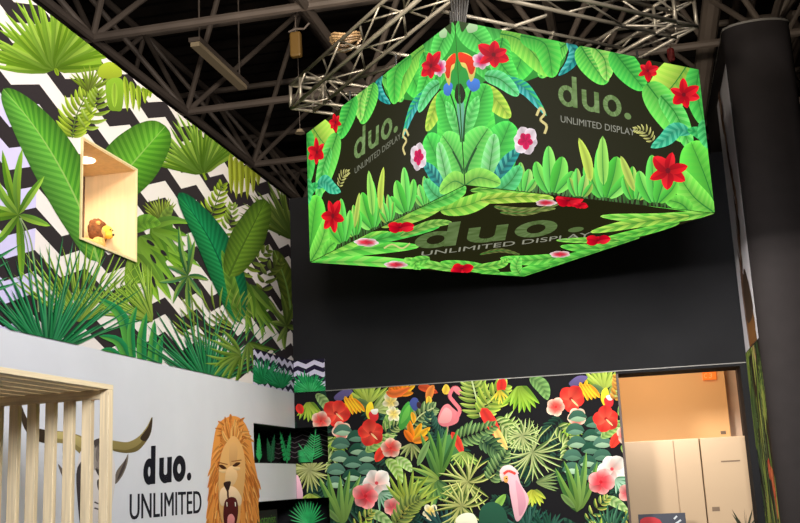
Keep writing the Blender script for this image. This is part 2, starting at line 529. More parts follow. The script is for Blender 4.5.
# second fan palm
A.fan((204, 174), 60, 172, 30, 30, 2.6, (146, 184, 62), (98, 140, 36), web=.58, webc=(116, 164, 44))
banana([(100, 205), (120, 178), (142, 152), (165, 126)], 30, (98, 168, 42), (78, 148, 34), 18, (108, 176, 50), (84, 152, 38), wl=26, q=.5)
A.line([(203, 173), (206, 180)], 1.2, YG2)
for x, h in ((230, 30), (235, 36), (240, 34), (246, 36), (252, 30), (257, 22), (262, 14)):
    A.leaf([(x, 152+(x-228)*.7), (x+1, 170), (x+1, 164+h)], 3, (180, 196, 60), (150, 164, 40), skew=0, c3=(146, 160, 34))
A.frond([(204, 232), (213, 210), (222, 185)], 10, 18, 1.7, 62, YG, YG2, stem=((90, 120, 40), .5))
A.frond([(222, 240), (230, 222), (232, 205)], 8, 14, 1.5, 60, (160, 190, 90), YG2)
# right edge
A.fan((296, 240), 60, 160, 92, 16, 2.6, (128, 152, 60), (88, 116, 40), web=.5, webc=(96, 130, 46))
banana([(292, 318), (286, 284), (274, 250)], 8, (118, 142, 46), (96, 122, 40), 10, wl=10)
# small yellow frond and flower in the middle
A.fan((162, 222), 24, 150, 50, 13, 1.6, (150, 170, 60), (104, 124, 40), bend=.04)
A.leaf([(160, 224), (166, 214), (172, 206)], 5, (128, 158, 60), (104, 134, 50), ribs=5)
# split-leaf plants
def monstera(cx, cy, r, a0, a1, n, c1, c2, w=6):
    A.fan((cx, cy), r, a0, a1, n, w, c1, c2, web=.55, webc=c2, bend=.12, jr=.08)
monstera(140, 236, 66, -96, -22, 8, (128, 180, 48), (92, 144, 38), 6)
monstera(134, 252, 58, -104, -48, 6, (144, 188, 54), (104, 152, 42), 5)
monstera(150, 226, 40, -70, 10, 5, (116, 166, 46), (88, 138, 40), 5)
A.leaf([(132, 232), (144, 222), (160, 224)], 8, (112, 164, 48), (92, 144, 42), ribs=6)
for a_, b_ in (((146, 240), (154, 246)), ((150, 254), (156, 264)), ((140, 262), (143, 276)), ((160, 250), (166, 256)), ((152, 276), (155, 288))):
    A.leaf([a_, b_], 1.6, BK, BK, skew=0)
monstera(250, 284, 56, -96, -40, 8, (126, 168, 56), (84, 126, 40), 4)
monstera(240, 278, 44, -110, -70, 5, (136, 176, 60), (92, 136, 42), 4)
A.frond([(232, 276), (252, 262), (268, 250)], 7, 16, 2, 66, (134, 160, 54), (106, 132, 42))
A.frond([(262, 292), (268, 272), (280, 262)], 6, 14, 2, 60, (132, 152, 60), (100, 122, 44))
# long teal leaf and olive leaf
banana([(238, 322), (228, 284), (208, 238), (178, 193)], 15, (28, 138, 76), (16, 116, 62), 26, (40, 150, 78), (22, 126, 62), wl=19, mid=(14, 96, 56), p=.95)
A.leaf([(238, 322), (232, 290), (221, 250)], 6, (112, 158, 52), (88, 134, 40), ribs=8)
banana([(228, 276), (240, 250), (251, 228), (265, 200)], 16, (116, 158, 44), (96, 138, 36), 16, (106, 146, 40), (88, 128, 34), wl=18, mid=(78, 112, 32), q=.5)
# narrow spider plants
def spider(c, tips, w, c1, c2, hub=None):
    out = []
    for t in tips: out += A.blade(c, t, w, jit(c1, 14), jit(c2, 14), random.uniform(-.07, .07), p=.85)
    A.add(out)
spider((18, 215), [(2, 150), (22, 148), (44, 176), (50, 226), (21, 282), (-8, 248), (-12, 205), (-6, 176), (-20, 224)], 4., (136, 182, 52), (98, 150, 42))
A.line([(20, 218), (30, 240), (36, 280), (38, 312)], .7, (150, 170, 110))
A.line([(19, 218), (27, 246), (33, 300)], .5, (120, 150, 90))
spider((187, 276), [(166, 266), (172, 304), (190, 322), (208, 280), (204, 300), (178, 226), (187, 232), (194, 240), (158, 282)], 2.6, (130, 170, 70), (70, 130, 70))
A.line([(188, 278), (192, 310), (194, 346)], .7, (120, 150, 60))
spider((286, 326), [(270, 322), (268, 300), (280, 292), (294, 300), (296, 330), (284, 350), (276, 342)], 2.6, (136, 164, 66), (100, 130, 48))
# thin yellow green feather fronds
A.fan((78, 322), 82, 22, 150, 26, 1.35, (160, 196, 66), (104, 146, 44), bend=.04)
A.fan((152, 322), 58, 88, 176, 18, 1.4, (164, 200, 72), (100, 146, 46), bend=.05)
A.frond([(60, 292), (90, 284), (132, 286)], 14, 22, 1.1, 84, (150, 190, 66), (96, 140, 44), bend=.04)
A.frond([(190, 340), (212, 312), (246, 306)], 14, 34, 1.0, 92, (150, 176, 70), (116, 146, 50), bend=.05)
# strap leaf plant
for a, b, c, w in (((132, 368), (122, 318), (98, 298), 6), ((130, 366), (118, 342), (98, 336), 5), ((133, 366), (130, 330), (136, 306), 4),
                   ((142, 374), (141, 340), (146, 312), 5), ((150, 376), (152, 345), (154, 320), 4.5), ((158, 378), (158, 352), (162, 334), 4), ((124, 366), (112, 352), (100, 350), 4)):
    A.leaf([a, b, c], w, (34, 140, 74), (24, 118, 60), c3=(86, 168, 66), c4=(70, 150, 60), skew=0, p=.7)
# fans rising from the bottom edge
def low_fan(cx, cy, r, n, w, a0=18, a1=162):
    A.fan((cx, cy), r, a0, a1, n, w, (70, 150, 86), (26, 104, 58), bend=.03)
    A.fan((cx, cy), r*.62, a0+10, a1-10, int(n*.8), w*1.35, (46, 146, 80), (18, 96, 52), bend=.03)
low_fan(46, 356, 112, 30, 1.35)
low_fan(206, 386, 84, 28, 1.15)
A.fan((240, 356), 34, 120, 262, 11, 2.2, (132, 168, 60), (92, 130, 42), bend=.12)
A.fan((248, 342), 30, -110, -10, 8, 2., (128, 162, 60), (88, 124, 42), bend=.12)
# beyond the photo's left edge
banana([(-60, 250), (-90, 190), (-110, 120), (-100, 60)], 34, (96, 168, 46), (70, 142, 38), 22)
A.fan((-160, 60), 100, 178, 6, 28, 6, (150, 190, 58), (112, 156, 36), web=.6, webc=(140, 184, 46))
banana([(-230, 290), (-270, 200), (-330, 100)], 42, (28, 138, 76), (16, 116, 62), 20)
low_fan(-110, 330, 140, 30, 3.4); low_fan(-300, 300, 170, 30, 4)
A.shapes = A.shapes[:1]+[[[(p[0], p[1], p[2]*.8, p[3]*.76, p[4]*.9) for p in q] for q in sh] for sh in A.shapes[1:]]   # ink density of the greens
jm = A.build('jungle_mural', m_print, (XL, 0, 0), (0, 1, 0), (0, 0, 1), (1, 0, 0), base=WH, thick=.012)
tag(jm, 'tall wall mural of green jungle leaves over black and white zigzag', 'mural')

# corner wrap with small zigzag
def chev_panel(Ar, a0, a1, b0, b1, per, amp, vper, c):
    out = []
    b = b0-vper*2
    while b < b1+vper:
        a = a0; up = True
        while a < a1:
            o0, o1 = (0, amp) if up else (amp, 0)
            out.append(([(a, b+o0), (a+per/2, b+o1), (a+per/2, b+o1+vper*.5), (a, b+o0+vper*.5)], c))
            a += per/2; up = not up
        b += vper
    Ar.raw(out)
CZ0, CZ1 = H1, H2-1.535
cw = empty('corner_print', (XL, YB, CZ0), 'small fine zigzag print with green ferns wrapped round the wall corner', 'print')
LIL, NAV = (206, 200, 222), (34, 28, 52)
A = Art(fl, [(RY, CZ0, YB-.012, CZ1)])
chev_panel(A, RY-.03, YB+.1, CZ0, CZ1, .15, .035, .085, NAV)
for c, r in (((262, 384), 26), ((279, 388), 20)):
    A.fan(c, r, 35, 150, 18, 1.3, (44, 150, 92), (20, 110, 70), bend=.03)
    A.fan(c, r*.6, 20, 160, 14, 1.6, (30, 136, 80), (20, 110, 66), bend=.03)
A.build('print_panel', m_print, (XL+.001, 0, 0), (0, 1, 0), (0, 0, 1), (1, 0, 0), cw, base=LIL, thick=.012)
CX1 = at(325, 375, 1, YB).x
fb = lambda x, y: (lambda p: (p.x, p.z))(at(x, y, 1, YB))
A = Art(fb, [(XL+.002, CZ0+.004, CX1, CZ1)])
chev_panel(A, XL-.04, CX1+.1, CZ0, CZ1, .16, .035, .085, NAV)
A.fan((308, 394), 22, 8, 172, 24, 1.8, (40, 150, 84), (20, 116, 66), bend=.03)
A.fan((308, 394), 13, 8, 172, 16, 2., (54, 164, 92), (30, 130, 70), bend=.03)
A.build('print_panel', m_print, (0, YB-.001, 0), (1, 0, 0), (0, 0, 1), (0, -1, 0), cw, base=LIL, thick=.0105)

# ------------------------------------------------------------------ tropical mural on the back wall
BB = (19, 18, 21)
BR = [(RX, .0, OX0-.014, H1), (XL+.002, SH[0][0], RX, H1), (XL+.002, SH[1][0], RX, SH[0][1]), (XL+.002, 0, RX, SH[1][1])]
A = Art(fb, BR)
RED, RED2 = (216, 48, 40), (238, 82, 62)
PNK, CRM = (232, 120, 120), (244, 222, 190)
LG, LG2, DG, DG2 = (140, 168, 84), (92, 128, 52), (36, 74, 56), (20, 50, 40)
PALE, PALE2 = (186, 200, 128), (140, 160, 86)
def hib(x, y, r, c1=RED, c2=RED2, rot=.3, st=(6, 6)):
    A.flower((x, y), r, 5, c1, c2, rot, 1.0, core=(150, 20, 24), stamen=((st[0]*r/12, st[1]*r/12), (250, 210, 150), .8), wd=1.15)
def pinkhib(x, y, r, rot=0.):
    A.flower((x, y), r, 5, (244, 208, 184), (226, 78, 70), rot, 1., core=(206, 40, 40), wd=1.1, inner=.62)
def split(x, y, r, a0=-150, a1=-30, c1=(160, 190, 62), c2=(108, 150, 44), n=8):
    A.fan((x, y), r, a0, a1, n, r*.14, c1, c2, web=.6, webc=c1, bend=.05)
def scaleplant(x, y):
    A.line([(x+14, y-30), (x+6, y-5), (x-4, y+28)], 1.2, (30, 60, 46))
    for i in range(5):
        for dx, f in ((-15, -1), (0, 1), (13, 1)):
            cx, cy = x+dx+random.uniform(-2, 2)+(4-i)*1.6-3, y-24+i*13+(6 if dx == 0 else 0)
            A.poly([(cx-9, cy+3), (cx-4, cy-5), (cx+5, cy-5), (cx+10, cy+2), (cx+3, cy+1), (cx, cy+4)], jit((66, 106, 88) if dx else (40, 82, 64), 12))
            A.poly([(cx-7, cy+4), (cx, cy+.5), (cx+9, cy+3), (cx+2, cy+6)], jit((150, 182, 150) if (i+dx) % 2 else (92, 132, 108), 14))
def bop(x, y, rot=0., s=1.):
    for a, l, c in ((60, 20, (246, 168, 30)), (95, 22, (238, 132, 26)), (35, 22, (250, 186, 40)), (120, 14, (240, 120, 30)), (10, 16, (236, 140, 40))):
        r = radians(a+rot); A.leaf([(x, y), (x+cos(r)*l*s, y-sin(r)*l*s)], 3.2*s, c, c, skew=0, c3=tuple(v*.86 for v in c))
def plumeria(x, y, r, rot=0.):
    A.flower((x, y), r, 5, (246, 238, 206), (244, 214, 110), rot, 1., wd=.75)
def motif(ox, oy):
    """the part of the print that repeats across the wall"""
    A.fan((366+ox, 404+oy), 26, 30, 150, 9, 2.8, (176, 196, 80), (126, 156, 54))
    A.fan((374+ox, 408+oy), 22, -20, 60, 6, 2.6, (186, 204, 120), (130, 160, 70))
    A.leaf([(350+ox, 412+oy), (360+ox, 402+oy), (376+ox, 412+oy)], 4, (90, 116, 70), (60, 90, 60), skew=0)
    A.poly([(367+ox, 405+oy), (372+ox, 402+oy), (374+ox, 412+oy), (370+ox, 420+oy), (366+ox, 414+oy)], (244, 212, 50))
    A.poly([(369+ox, 413+oy), (377+ox, 410+oy), (378+ox, 419+oy), (372+ox, 422+oy)], (214, 48, 52))
    A.poly([(371+ox, 410+oy), (378+ox, 409+oy), (377+ox, 414+oy), (373+ox, 414+oy)], (236, 230, 220))
    A.poly([(334+ox, 397+oy), (343+ox, 390+oy), (353+ox, 391+oy), (346+ox, 398+oy), (338+ox, 401+oy)], (92, 82, 128))
    bop(350+ox, 410+oy, 50, .75)
    for k in range(4): A.leaf([(344+ox+k*3, 398+oy), (350+ox+k*3.5, 406+oy), (353+ox+k*4, 415+oy-k)], 2.4, (246, 190, 40), (238, 150, 30), skew=0, c3=(236, 140, 30))
    split(338+ox, 436+oy, 18, -140, -50)
    A.frond([(322+ox, 440+oy), (334+ox, 452+oy), (330+ox, 470+oy)], 8, 15, 1.6, 60, PALE, LG2)
    hib(336+ox, 413+oy, 15, rot=.2)
    pinkhib(321+ox, 421+oy, 10); pinkhib(342+ox, 431+oy, 10, .5)
    scaleplant(354+ox, 454+oy)
    A.leaf([(366+ox, 452+oy), (380+ox, 442+oy), (396+ox, 434+oy)], 6, (164, 196, 110), (120, 166, 80), ribs=8)
    A.leaf([(384+ox, 430+oy), (390+ox, 418+oy), (398+ox, 408+oy)], 5, (150, 190, 96), (112, 158, 76), ribs=6)
    A.frond([(378+ox, 440+oy), (392+ox, 428+oy), (402+ox, 424+oy)], 8, 12, 1.3, 64, PALE, (90, 120, 60))
    hib(371+ox, 433+oy, 14, rot=-.5)
    A.leaf([(376+ox, 462+oy), (382+ox, 452+oy), (390+ox, 446+oy)], 5, (224, 60, 44), (224, 60, 44), skew=0)
    pinkhib(391+ox, 448+oy, 11, .9)
    A.leaf([(386+ox, 460+oy), (396+ox, 468+oy), (402+ox, 484+oy)], 6, (140, 184, 80), (184, 208, 130), ribs=7)
    A.leaf([(396+ox, 458+oy), (406+ox, 464+oy), (412+ox, 472+oy)], 5, (150, 196, 100), (196, 216, 150), ribs=6)
    A.fan((342+ox, 526+oy), 56, 62, 122, 5, 4., (112, 150, 66), (66, 110, 50))
    A.leaf([(340+ox, 522+oy), (332+ox, 514+oy), (326+ox, 508+oy)], 3, (100, 130, 70), (70, 100, 54), skew=0)
    A.flower((377+ox, 483+oy), 15, 5, (246, 238, 228), (238, 190, 180), .5, 1., core=(214, 70, 80), wd=1.2, inner=.5)
    A.flower((366+ox, 496+oy), 14, 5, (240, 160, 156), (214, 60, 70), 1.2, 1., core=(190, 30, 40), wd=1.15, inner=.6)
    A.fan((381+ox, 492+oy), 18, -100, 10, 6, 1.8, (160, 200, 170), (90, 150, 110))
    A.flower((393+ox, 507+oy), 10, 5, (236, 170, 160), (214, 90, 96), .1, 1., wd=1.1)
    A.leaf([(368+ox, 512+oy), (380+ox, 516+oy), (394+ox, 526+oy)], 5, (120, 160, 90), (170, 196, 130), ribs=6)
    A.frond([(352+ox, 536+oy), (364+ox, 520+oy), (372+ox, 512+oy)], 6, 12, 1.6, 60, (190, 190, 90), LG2)
    A.frond([(392+ox, 540+oy), (402+ox, 520+oy), (404+ox, 506+oy)], 8, 14, 1.7, 60, (186, 180, 80), (120, 140, 60))
    A.fan((376+ox, 560+oy), 40, 60, 150, 12, 2.4, DG, (60, 110, 80))
# dim foliage behind everything, over the whole printed cloth
for i in range(150):
    x, y = random.uniform(296, 640), random.uniform(395, 960)
    a = random.uniform(0, 360)
    if i % 3 == 0: A.fan((x, y), random.uniform(16, 30), a, a+110, 7, 2.2, jit(DG, 10), DG2)
    elif i % 3 == 1: A.frond([(x, y), (x+14*cos(a), y+14*sin(a)), (x+30*cos(a), y+26*sin(a))], 8, 13, 1.6, 60, jit(DG, 10), DG2)
    else: A.leaf([(x, y), (x+12*cos(a), y+10*sin(a)), (x+26*cos(a+.3), y+22*sin(a+.3))], 5, jit(DG, 14), DG2, ribs=5)
split(310, 402, 20, -140, -40, (168, 194, 66), (112, 150, 44))
A.leaf([(316, 394), (324, 402), (330, 414)], 5, (150, 176, 110), (110, 140, 80), ribs=6)
A.leaf([(298, 404), (302, 414)], 4, RED, RED2, skew=0)
A.fan((310, 470), 22, 0, 350, 26, 1.4, (196, 200, 130), (140, 150, 80)); A.fan((312, 494), 13, 200, 340, 8, 2, (176, 196, 80), LG2)
A.poly([(296, 476), (300, 480), (303, 497), (296, 500)], (232, 180, 196))
motif(0, 0); motif(235, -14)
# centre of the print
plumeria(391, 402, 9, .3); plumeria(394, 414, 8, .9)
for x, y, r in ((396, 388, 0), (401, 387, -10)): bop(x, y+8, 10+r, .8)
A.leaf([(386, 392), (396, 394), (411, 387)], 4, (226, 110, 50), (214, 90, 40), skew=0)
A.leaf([(418, 387), (426, 388), (438, 393)], 4, (200, 76, 40), (220, 110, 50), skew=0)
A.leaf([(428, 402), (430, 392), (434, 385)], 4, (222, 130, 60), (200, 80, 40), skew=0)
A.leaf([(428, 406), (429, 400), (428, 396)], 3, (240, 196, 60), (230, 160, 40), skew=0)
A.leaf([(444, 394), (446, 390), (446, 384)], 4, (240, 200, 70), (220, 170, 50), skew=0)
A.frond([(408, 432), (420, 416), (434, 408)], 9, 18, 2.2, 66, (160, 184, 120), (84, 116, 70), stem=((190, 200, 140), .6))
A.frond([(440, 440), (432, 428), (430, 414)], 8, 14, 1.6, 60, (50, 94, 76), (34, 70, 58))
bop(413, 442, 5, 1.05); A.fan((413, 444), 16, 190, 320, 6, 1.8, (170, 176, 110), (110, 130, 70))
# green parrot
A.poly([(399, 426), (401, 412), (408, 402), (412, 405), (413, 414), (408, 424), (402, 430)], (72, 156, 62))
A.poly([(401, 424), (404, 412), (410, 405), (409, 416)], (104, 184, 76))
A.poly([(410, 404), (413, 398), (418, 399), (419, 406), (415, 411)], (70, 84, 150))
A.poly([(418, 402), (422, 404), (420, 409), (417, 406)], (60, 40, 50))
A.leaf([(412, 412), (414, 418), (414, 424)], 2.5, (236, 170, 40), (236, 170, 40), skew=0)
# flamingo
A.line([(448, 424), (447, 432), (446, 440)], .8, (226, 140, 140))
A.poly([(438, 420), (442, 408), (448, 404), (453, 408), (459, 414), (458, 422), (450, 426), (442, 426)], (232, 128, 136))
A.poly([(439, 422), (445, 408), (452, 412), (450, 422)], (242, 164, 164))
A.line([(457, 418), (460, 410), (454, 402), (450, 396), (453, 389), (457, 388), (461, 393)], 1.9, (234, 120, 130))
A.poly([(453, 388), (458, 387), (462, 392), (461, 396), (456, 393)], (236, 132, 140))
A.poly([(460, 394), (463, 396), (462.5, 400), (460.5, 398)], (60, 40, 46))
# right of flamingo
A.frond([(481, 417), (476, 396), (472, 380)], 9, 22, 2.2, 78, (172, 190, 90), (116, 146, 60), stem=((190, 206, 150), .8))
A.frond([(482, 414), (492, 398), (506, 386)], 8, 20, 2.6, 66, (178, 196, 80), (122, 154, 56))
A.leaf([(500, 394), (502, 384), (501, 378)], 5, RED, RED2, skew=0); A.fan((501, 390), 14, 220, 320, 6, 2, (220, 200, 60), LG2)
split(522, 386, 26, -140, -40, (150, 188, 62), (108, 152, 44)); A.leaf([(530, 378), (542, 386), (548, 400)], 7, (120, 160, 90), (90, 130, 70), ribs=7)
A.fan((498, 434), 26, -10, 70, 8, 2.4, (188, 204, 130), (120, 150, 70))
A.frond([(494, 420), (506, 430), (520, 442)], 8, 16, 2., 60, PALE, LG2)
A.leaf([(482, 408), (492, 424), (504, 446)], 6, (220, 54, 46), (236, 80, 60), skew=0, p=.7)
A.leaf([(494, 426), (500, 438), (508, 450)], 4, (236, 196, 110), (200, 200, 90), skew=0)
A.frond([(456, 440), (474, 434), (494, 426)], 10, 16, 2, 64, (132, 166, 96), (74, 110, 64))
A.frond([(480, 440), (492, 446), (500, 454)], 7, 14, 1.8, 60, (90, 124, 76), (60, 94, 60))
A.poly([(438, 444), (446, 436), (456, 436), (462, 444), (458, 456), (446, 458)], (74, 130, 72))
A.leaf([(452, 432), (458, 442), (464, 456)], 4, (220, 60, 46), (236, 84, 60), skew=0)
A.fan((466, 452), 18, 190, 330, 9, 2, (160, 190, 90), LG2)
# big strap plant in the middle
A.fan((438, 478), 50, 62, 118, 5, 3.6, (96, 146, 62), (60, 108, 52))
A.fan((440, 482), 30, 130, 260, 8, 3, (150, 180, 80), (84, 126, 58))
A.fan((438, 480), 24, 260, 330, 5, 3, (96, 140, 70), (60, 104, 56))
A.leaf([(418, 466), (424, 452), (430, 440)], 3.4, (120, 156, 90), (80, 120, 66), skew=0)
A.fan((408, 506), 34, 10, 140, 10, 2.6, (162, 180, 70), (112, 140, 54)); A.frond([(396, 524), (408, 508), (420, 500)], 9, 16, 2, 62, (150, 166, 80), (96, 120, 60))
plumeria(431, 512, 9, .4)
A.fan((444, 534), 30, 20, 160, 12, 2, (40, 84, 80), (28, 62, 62))
# pale striped grass plants
for x, y, r in ((468, 482, 30), (462, 506, 26)): A.fan((x, y), r, 10, 330, 22, 1.6, (206, 210, 126), (96, 120, 50), bend=.14)
for x, y, r in ((533, 452, 30), (523, 436, 18)): A.fan((x, y), r, 0, 350, 28, 1.3, (190, 202, 134), (92, 122, 62), bend=.12)
A.fan((534, 490), 16, 210, 330, 8, 2.4, (200, 206, 70), (150, 170, 60))
A.fan((536, 482), 22, -30, 30, 6, 1.4, (130, 150, 90), (90, 116, 70))
A.frond([(490, 480), (498, 468), (506, 452)], 8, 15, 1.9, 70, (130, 160, 96), (74, 110, 64))
A.fan((526, 532), 30, 20, 150, 12, 2, (44, 90, 76), (28, 66, 58)); A.fan((548, 534), 24, 40, 160, 10, 2, (36, 80, 62), (26, 60, 50))
# cockatoo
A.poly([(502, 470), (504, 466), (511, 466), (517, 472), (521, 484), (529, 498), (526, 510), (520, 520), (516, 520), (513, 508), (510, 492), (509, 484), (503, 480)], (232, 180, 190))
A.poly([(516, 480), (524, 492), (526, 506), (520, 516), (518, 500)], (214, 150, 166))
A.poly([(500, 472), (503, 467), (510, 465), (516, 469), (519, 474), (512, 472), (504, 476)], (244, 206, 206))
A.line([(504, 474), (509, 471), (516, 474)], 1.3, (222, 70, 60))
A.poly([(504, 477), (508, 476), (508, 482), (505, 482)], (238, 170, 90))
A.line([(506, 478.5), (507.4, 478.5)], .7, (40, 20, 24))
A.poly([(500, 474), (503, 475), (504, 480), (502, 481)], (220, 200, 190))
A.leaf([(496, 508), (500, 502), (506, 494)], 4, (130, 176, 76), (170, 200, 90), skew=0)
A.poly([(480, 512), (490, 502), (502, 506), (508, 520), (502, 540), (482, 540)], (36, 80, 60))
A.poly([(456, 522), (462, 514), (474, 514), (478, 526), (468, 534)], (240, 238, 210))
A.frond([(614, 400), (618, 388), (616, 376)], 6, 10, 2, 60, (220, 160, 60), (180, 120, 50))
# the print goes on below the photo's lower edge
for ox, oy in ((0, 142), (235, 142), (110, 160), (0, 300), (120, 310), (235, 300)): motif(ox, oy)
for i in range(26):
    x, y = random.uniform(300, 660), random.uniform(545, 940)
    A.fan((x, y), random.uniform(18, 30), random.uniform(0, 180), random.uniform(200, 340), 16, 1.8, random.choice([PALE, LG, (206, 210, 126)]), LG2, bend=.1)
tm = A.build('tropical_mural', m_print, (0, YB, 0), (1, 0, 0), (0, 0, 1), (0, -1, 0), base=BB, thick=.0115)
tag(tm, 'dark tropical mural with flamingo, cockatoo and red hibiscus on the back wall', 'mural')

# ------------------------------------------------------------------ fern displays in the corner recesses
m_fern = mat('artificial_fern', (44, 176, 96), .55, noise=.2, nscale=20)
m_fern2 = mat('artificial_fern_dark', (22, 92, 56), .55, noise=.2, nscale=20)
def blade3(bm, a, b, w, nrm, sag=.0):
    a, b = Vector(a), Vector(b); d = b-a; s = d.cross(nrm).normalized()*w
    prev = None
    for i in range(6):
        t = i/5; c = a+d*t+Vector((0, 0, -sag*t*t)); k = sin(pi*min(1, .12+t*.88))
        n = Vector(nrm)*(.25*w*k)
        row = [bm.verts.new(c-s*k), bm.verts.new(c+n), bm.verts.new(c+s*k)]
        if prev:
            bm.faces.new((prev[0], prev[1], row[1], row[0])); bm.faces.new((prev[1], prev[2], row[2], row[1]))
        prev = row
def fern(name, base, tips, n, ln, w, nrm, label, m, group=None):
    """each frond: a stem with leaflets both sides; one part per frond"""
    t = empty(name, base, label, 'fern', group)
    for tip in tips:
        bm = bmesh.new(); base_ = Vector(base); tip_ = Vector(tip)
        tube(bm, base_, tip_, .003, 6)
        d = tip_-base_; dn = d.normalized(); side = dn.cross(nrm).normalized()
        for i in range(n):
            q = (i+1.2)/(n+.8); p = base_+d*q; l = ln*(1-.6*q)
            for sd in (1, -1): blade3(bm, p, p+(dn*.55+side*sd*.85)*l, w, nrm)
        blade3(bm, tip_-dn*.01, tip_+dn*ln*.6, w, nrm)
        link('frond', bm, m, t)
    return t
zf = SH[0][1]+.0045
zd = (SH[0][1]+SH[0][0])/2
X0 = XL-.12
def pz(x, y, X): return at(x, y, 0, X)
for (bxx, tips, lb, m) in (((259, 463), [(259, 440)], 'short green fern leaf at the left end of the upper corner recess', m_fern),
                           ((271, 463), [(268, 444), (274, 440)], 'dark bushy fern in the middle of the upper corner recess', m_fern2),
                           ((287, 463), [(281, 436), (290, 437)], 'tall twin-stemmed green fern beside the recess corner', m_fern)):
    b = pz(bxx[0], bxx[1], X0); b.z = zf
    fern('fern_plant', b, [pz(x, y, X0) for x, y in tips], 6, .10, .017, (1, 0, 0), lb, m, None)
b = at(312, 461, 1, YB+.1); b.z = zf
fern('fern_plant', b, [at(x, y, 1, YB+.08) for x, y in ((315, 436), (303, 450))], 10, .13, .005, (0, -1, 0), 'wide feathery green fern in the back wall half of the upper recess', m_fern)
zf2 = SH[1][1]+.0045
t = empty('palm_plant', (at(308, 523, 1, YB+.1).x, YB+.12, zf2), 'spiky round green palm plant in the lower corner recess', 'plant')
bm = bmesh.new(); tube(bm, (t.location.x, YB+.12, zf2), (t.location.x, YB+.12, zf2+.08), .012); link('stem', bm, m_fern2, t)
hub = Vector((t.location.x, YB+.12, zf2+.08))
for k in range(3):
    bm = bmesh.new()
    for i in range(16):
        a = radians(8+164*(i+.5)/16); l = .22*random.uniform(.85, 1.1)
        blade3(bm, hub, hub+Vector((cos(a)*l*.8, -.03-.02*k, sin(a)*l*1.02)), .006, (0, -1, 0))
    link('fan_leaf', bm, m_fern if k else m_fern2, t)
# faint chevron lining on the recess backs
A = Art(None, [(XL-T+.01, SH[0][1], RX-.01, SH[0][0])])
for z in (0, .045, .09, .135, .18, .225):
    zz = SH[0][0]-.03-z
    for i in range(8):
        x = XL-T+.02+i*.08
        A.raw([([(x, zz), (x+.08, zz+.03), (x+.08, zz+.036), (x, zz+.006)] if i % 2 else [(x, zz+.03), (x+.08, zz), (x+.08, zz+.006), (x, zz+.036)], (110, 100, 100))])
o = A.build('recess_lining', m_print, (0, YB+T-.003, 0), (1, 0, 0), (0, 0, 1), (0, -1, 0), base=(28, 22, 24), thick=.003)
tag(o, 'black recess back lining printed with thin grey zigzag lines', 'print')
# shop sign in the lower recess
A = Art(None, None)
zs0 = at(262, 523, 0, XL-.1).z
A.raw([([(8.03+.035*cos(2*pi*i/12), zs0+.03+.045*sin(2*pi*i/12)), (8.03+.035*cos(2*pi*(i+1)/12), zs0+.03+.045*sin(2*pi*(i+1)/12)), (8.03+.018*cos(2*pi*(i+1)/12), zs0+.03+.025*sin(2*pi*(i+1)/12)), (8.03+.018*cos(2*pi*i/12), zs0+.03+.025*sin(2*pi*i/12))], (230, 230, 225)) for i in range(12)])
text_quad(A, 'the', (8.10, zs0-.01), (8.26, zs0-.01), (8.10, zs0+.06), (200, 204, 190), px=False)
text_quad(A, 'botanist', (8.29, zs0-.01), (8.72, zs0-.01), (8.29, zs0+.06), (90, 140, 60), px=False)
A.rects = None
sg = empty('recess_sign', (XL-.1, 8.0, SH[1][1]), 'narrow black sign with white ring and green lettering in the lower recess', 'sign')
link('board', bx((XL-.112, 7.985, SH[1][1]+.004), (XL-.1, 8.76, zs0+.10)), m_blk2, sg)
A.build('lettering', m_print, (XL-.1, 0, 0), (0, 1, 0), (0, 0, 1), (1, 0, 0), sg)

# ------------------------------------------------------------------ prints on the white wall
# lion
A = Art(fl, [(6.4, .3, 8.2, 2.4)])
OR, OR2, OR3 = (214, 140, 66), (184, 106, 44), (232, 172, 98)
def hair(cx, cy, n, r0, r1, rx, ry, cols, w=3.2, a0=0, a1=360, fall=10):
    for i in range(n):
        a = radians(a0+(a1-a0)*(i+random.random())/n); k0 = random.uniform(r0, r1)
        x, y = cx+cos(a)*rx*k0, cy-sin(a)*ry*k0
        A.leaf([(x, y), (x+cos(a)*rx*.28, y-sin(a)*ry*.22+fall*.3), (x+cos(a)*rx*.42, y-sin(a)*ry*.34+fall)], w, random.choice(cols), random.choice(cols), skew=0, c3=random.choice(cols), p=.7)
A.poly([(232, 416), (218, 424), (213, 444), (210, 470), (208, 500), (206, 530), (206, 575), (214, 620), (240, 632), (256, 610), (258, 560), (257, 520), (259, 490), (254, 460), (250, 436), (243, 421)], OR)
MP = [(232, 415), (218, 424), (213, 444), (210, 470), (208, 500), (206, 530), (206, 575), (214, 620), (240, 632), (256, 610), (258, 560), (257, 520), (259, 490), (254, 460), (250, 436), (243, 421)]
def inside(x, y, P_):
    r_ = False
    for q in range(len(P_)):
        (x0, y0), (x1, y1) = P_[q], P_[q-1]
        if (y0 > y) != (y1 > y) and x < (x1-x0)*(y-y0)/(y1-y0)+x0: r_ = not r_
    return r_
for i in range(420):
    x, y = random.uniform(206, 260), random.uniform(416, 630)
    if not inside(x, y, MP): continue
    dx, dy = (x-231)*.5, (y-455)*.35
    if dy < 0 and abs(x-231) > 8: dy *= .3
    l_ = sqrt(dx*dx+dy*dy)+.01; dx, dy = dx/l_*6, dy/l_*6+7*min(1, max(0, (y-425)/25))
    A.leaf([(x-dx*.6, y-dy*.6), (x, y), (x+dx*.7, y+dy*.8)], 1.5, random.choice([OR, OR2, OR3, (202, 124, 58), (222, 150, 76)]), random.choice([OR, OR2, OR3]), skew=0, c3=random.choice([OR, OR2, (196, 116, 50)]), p=.8)
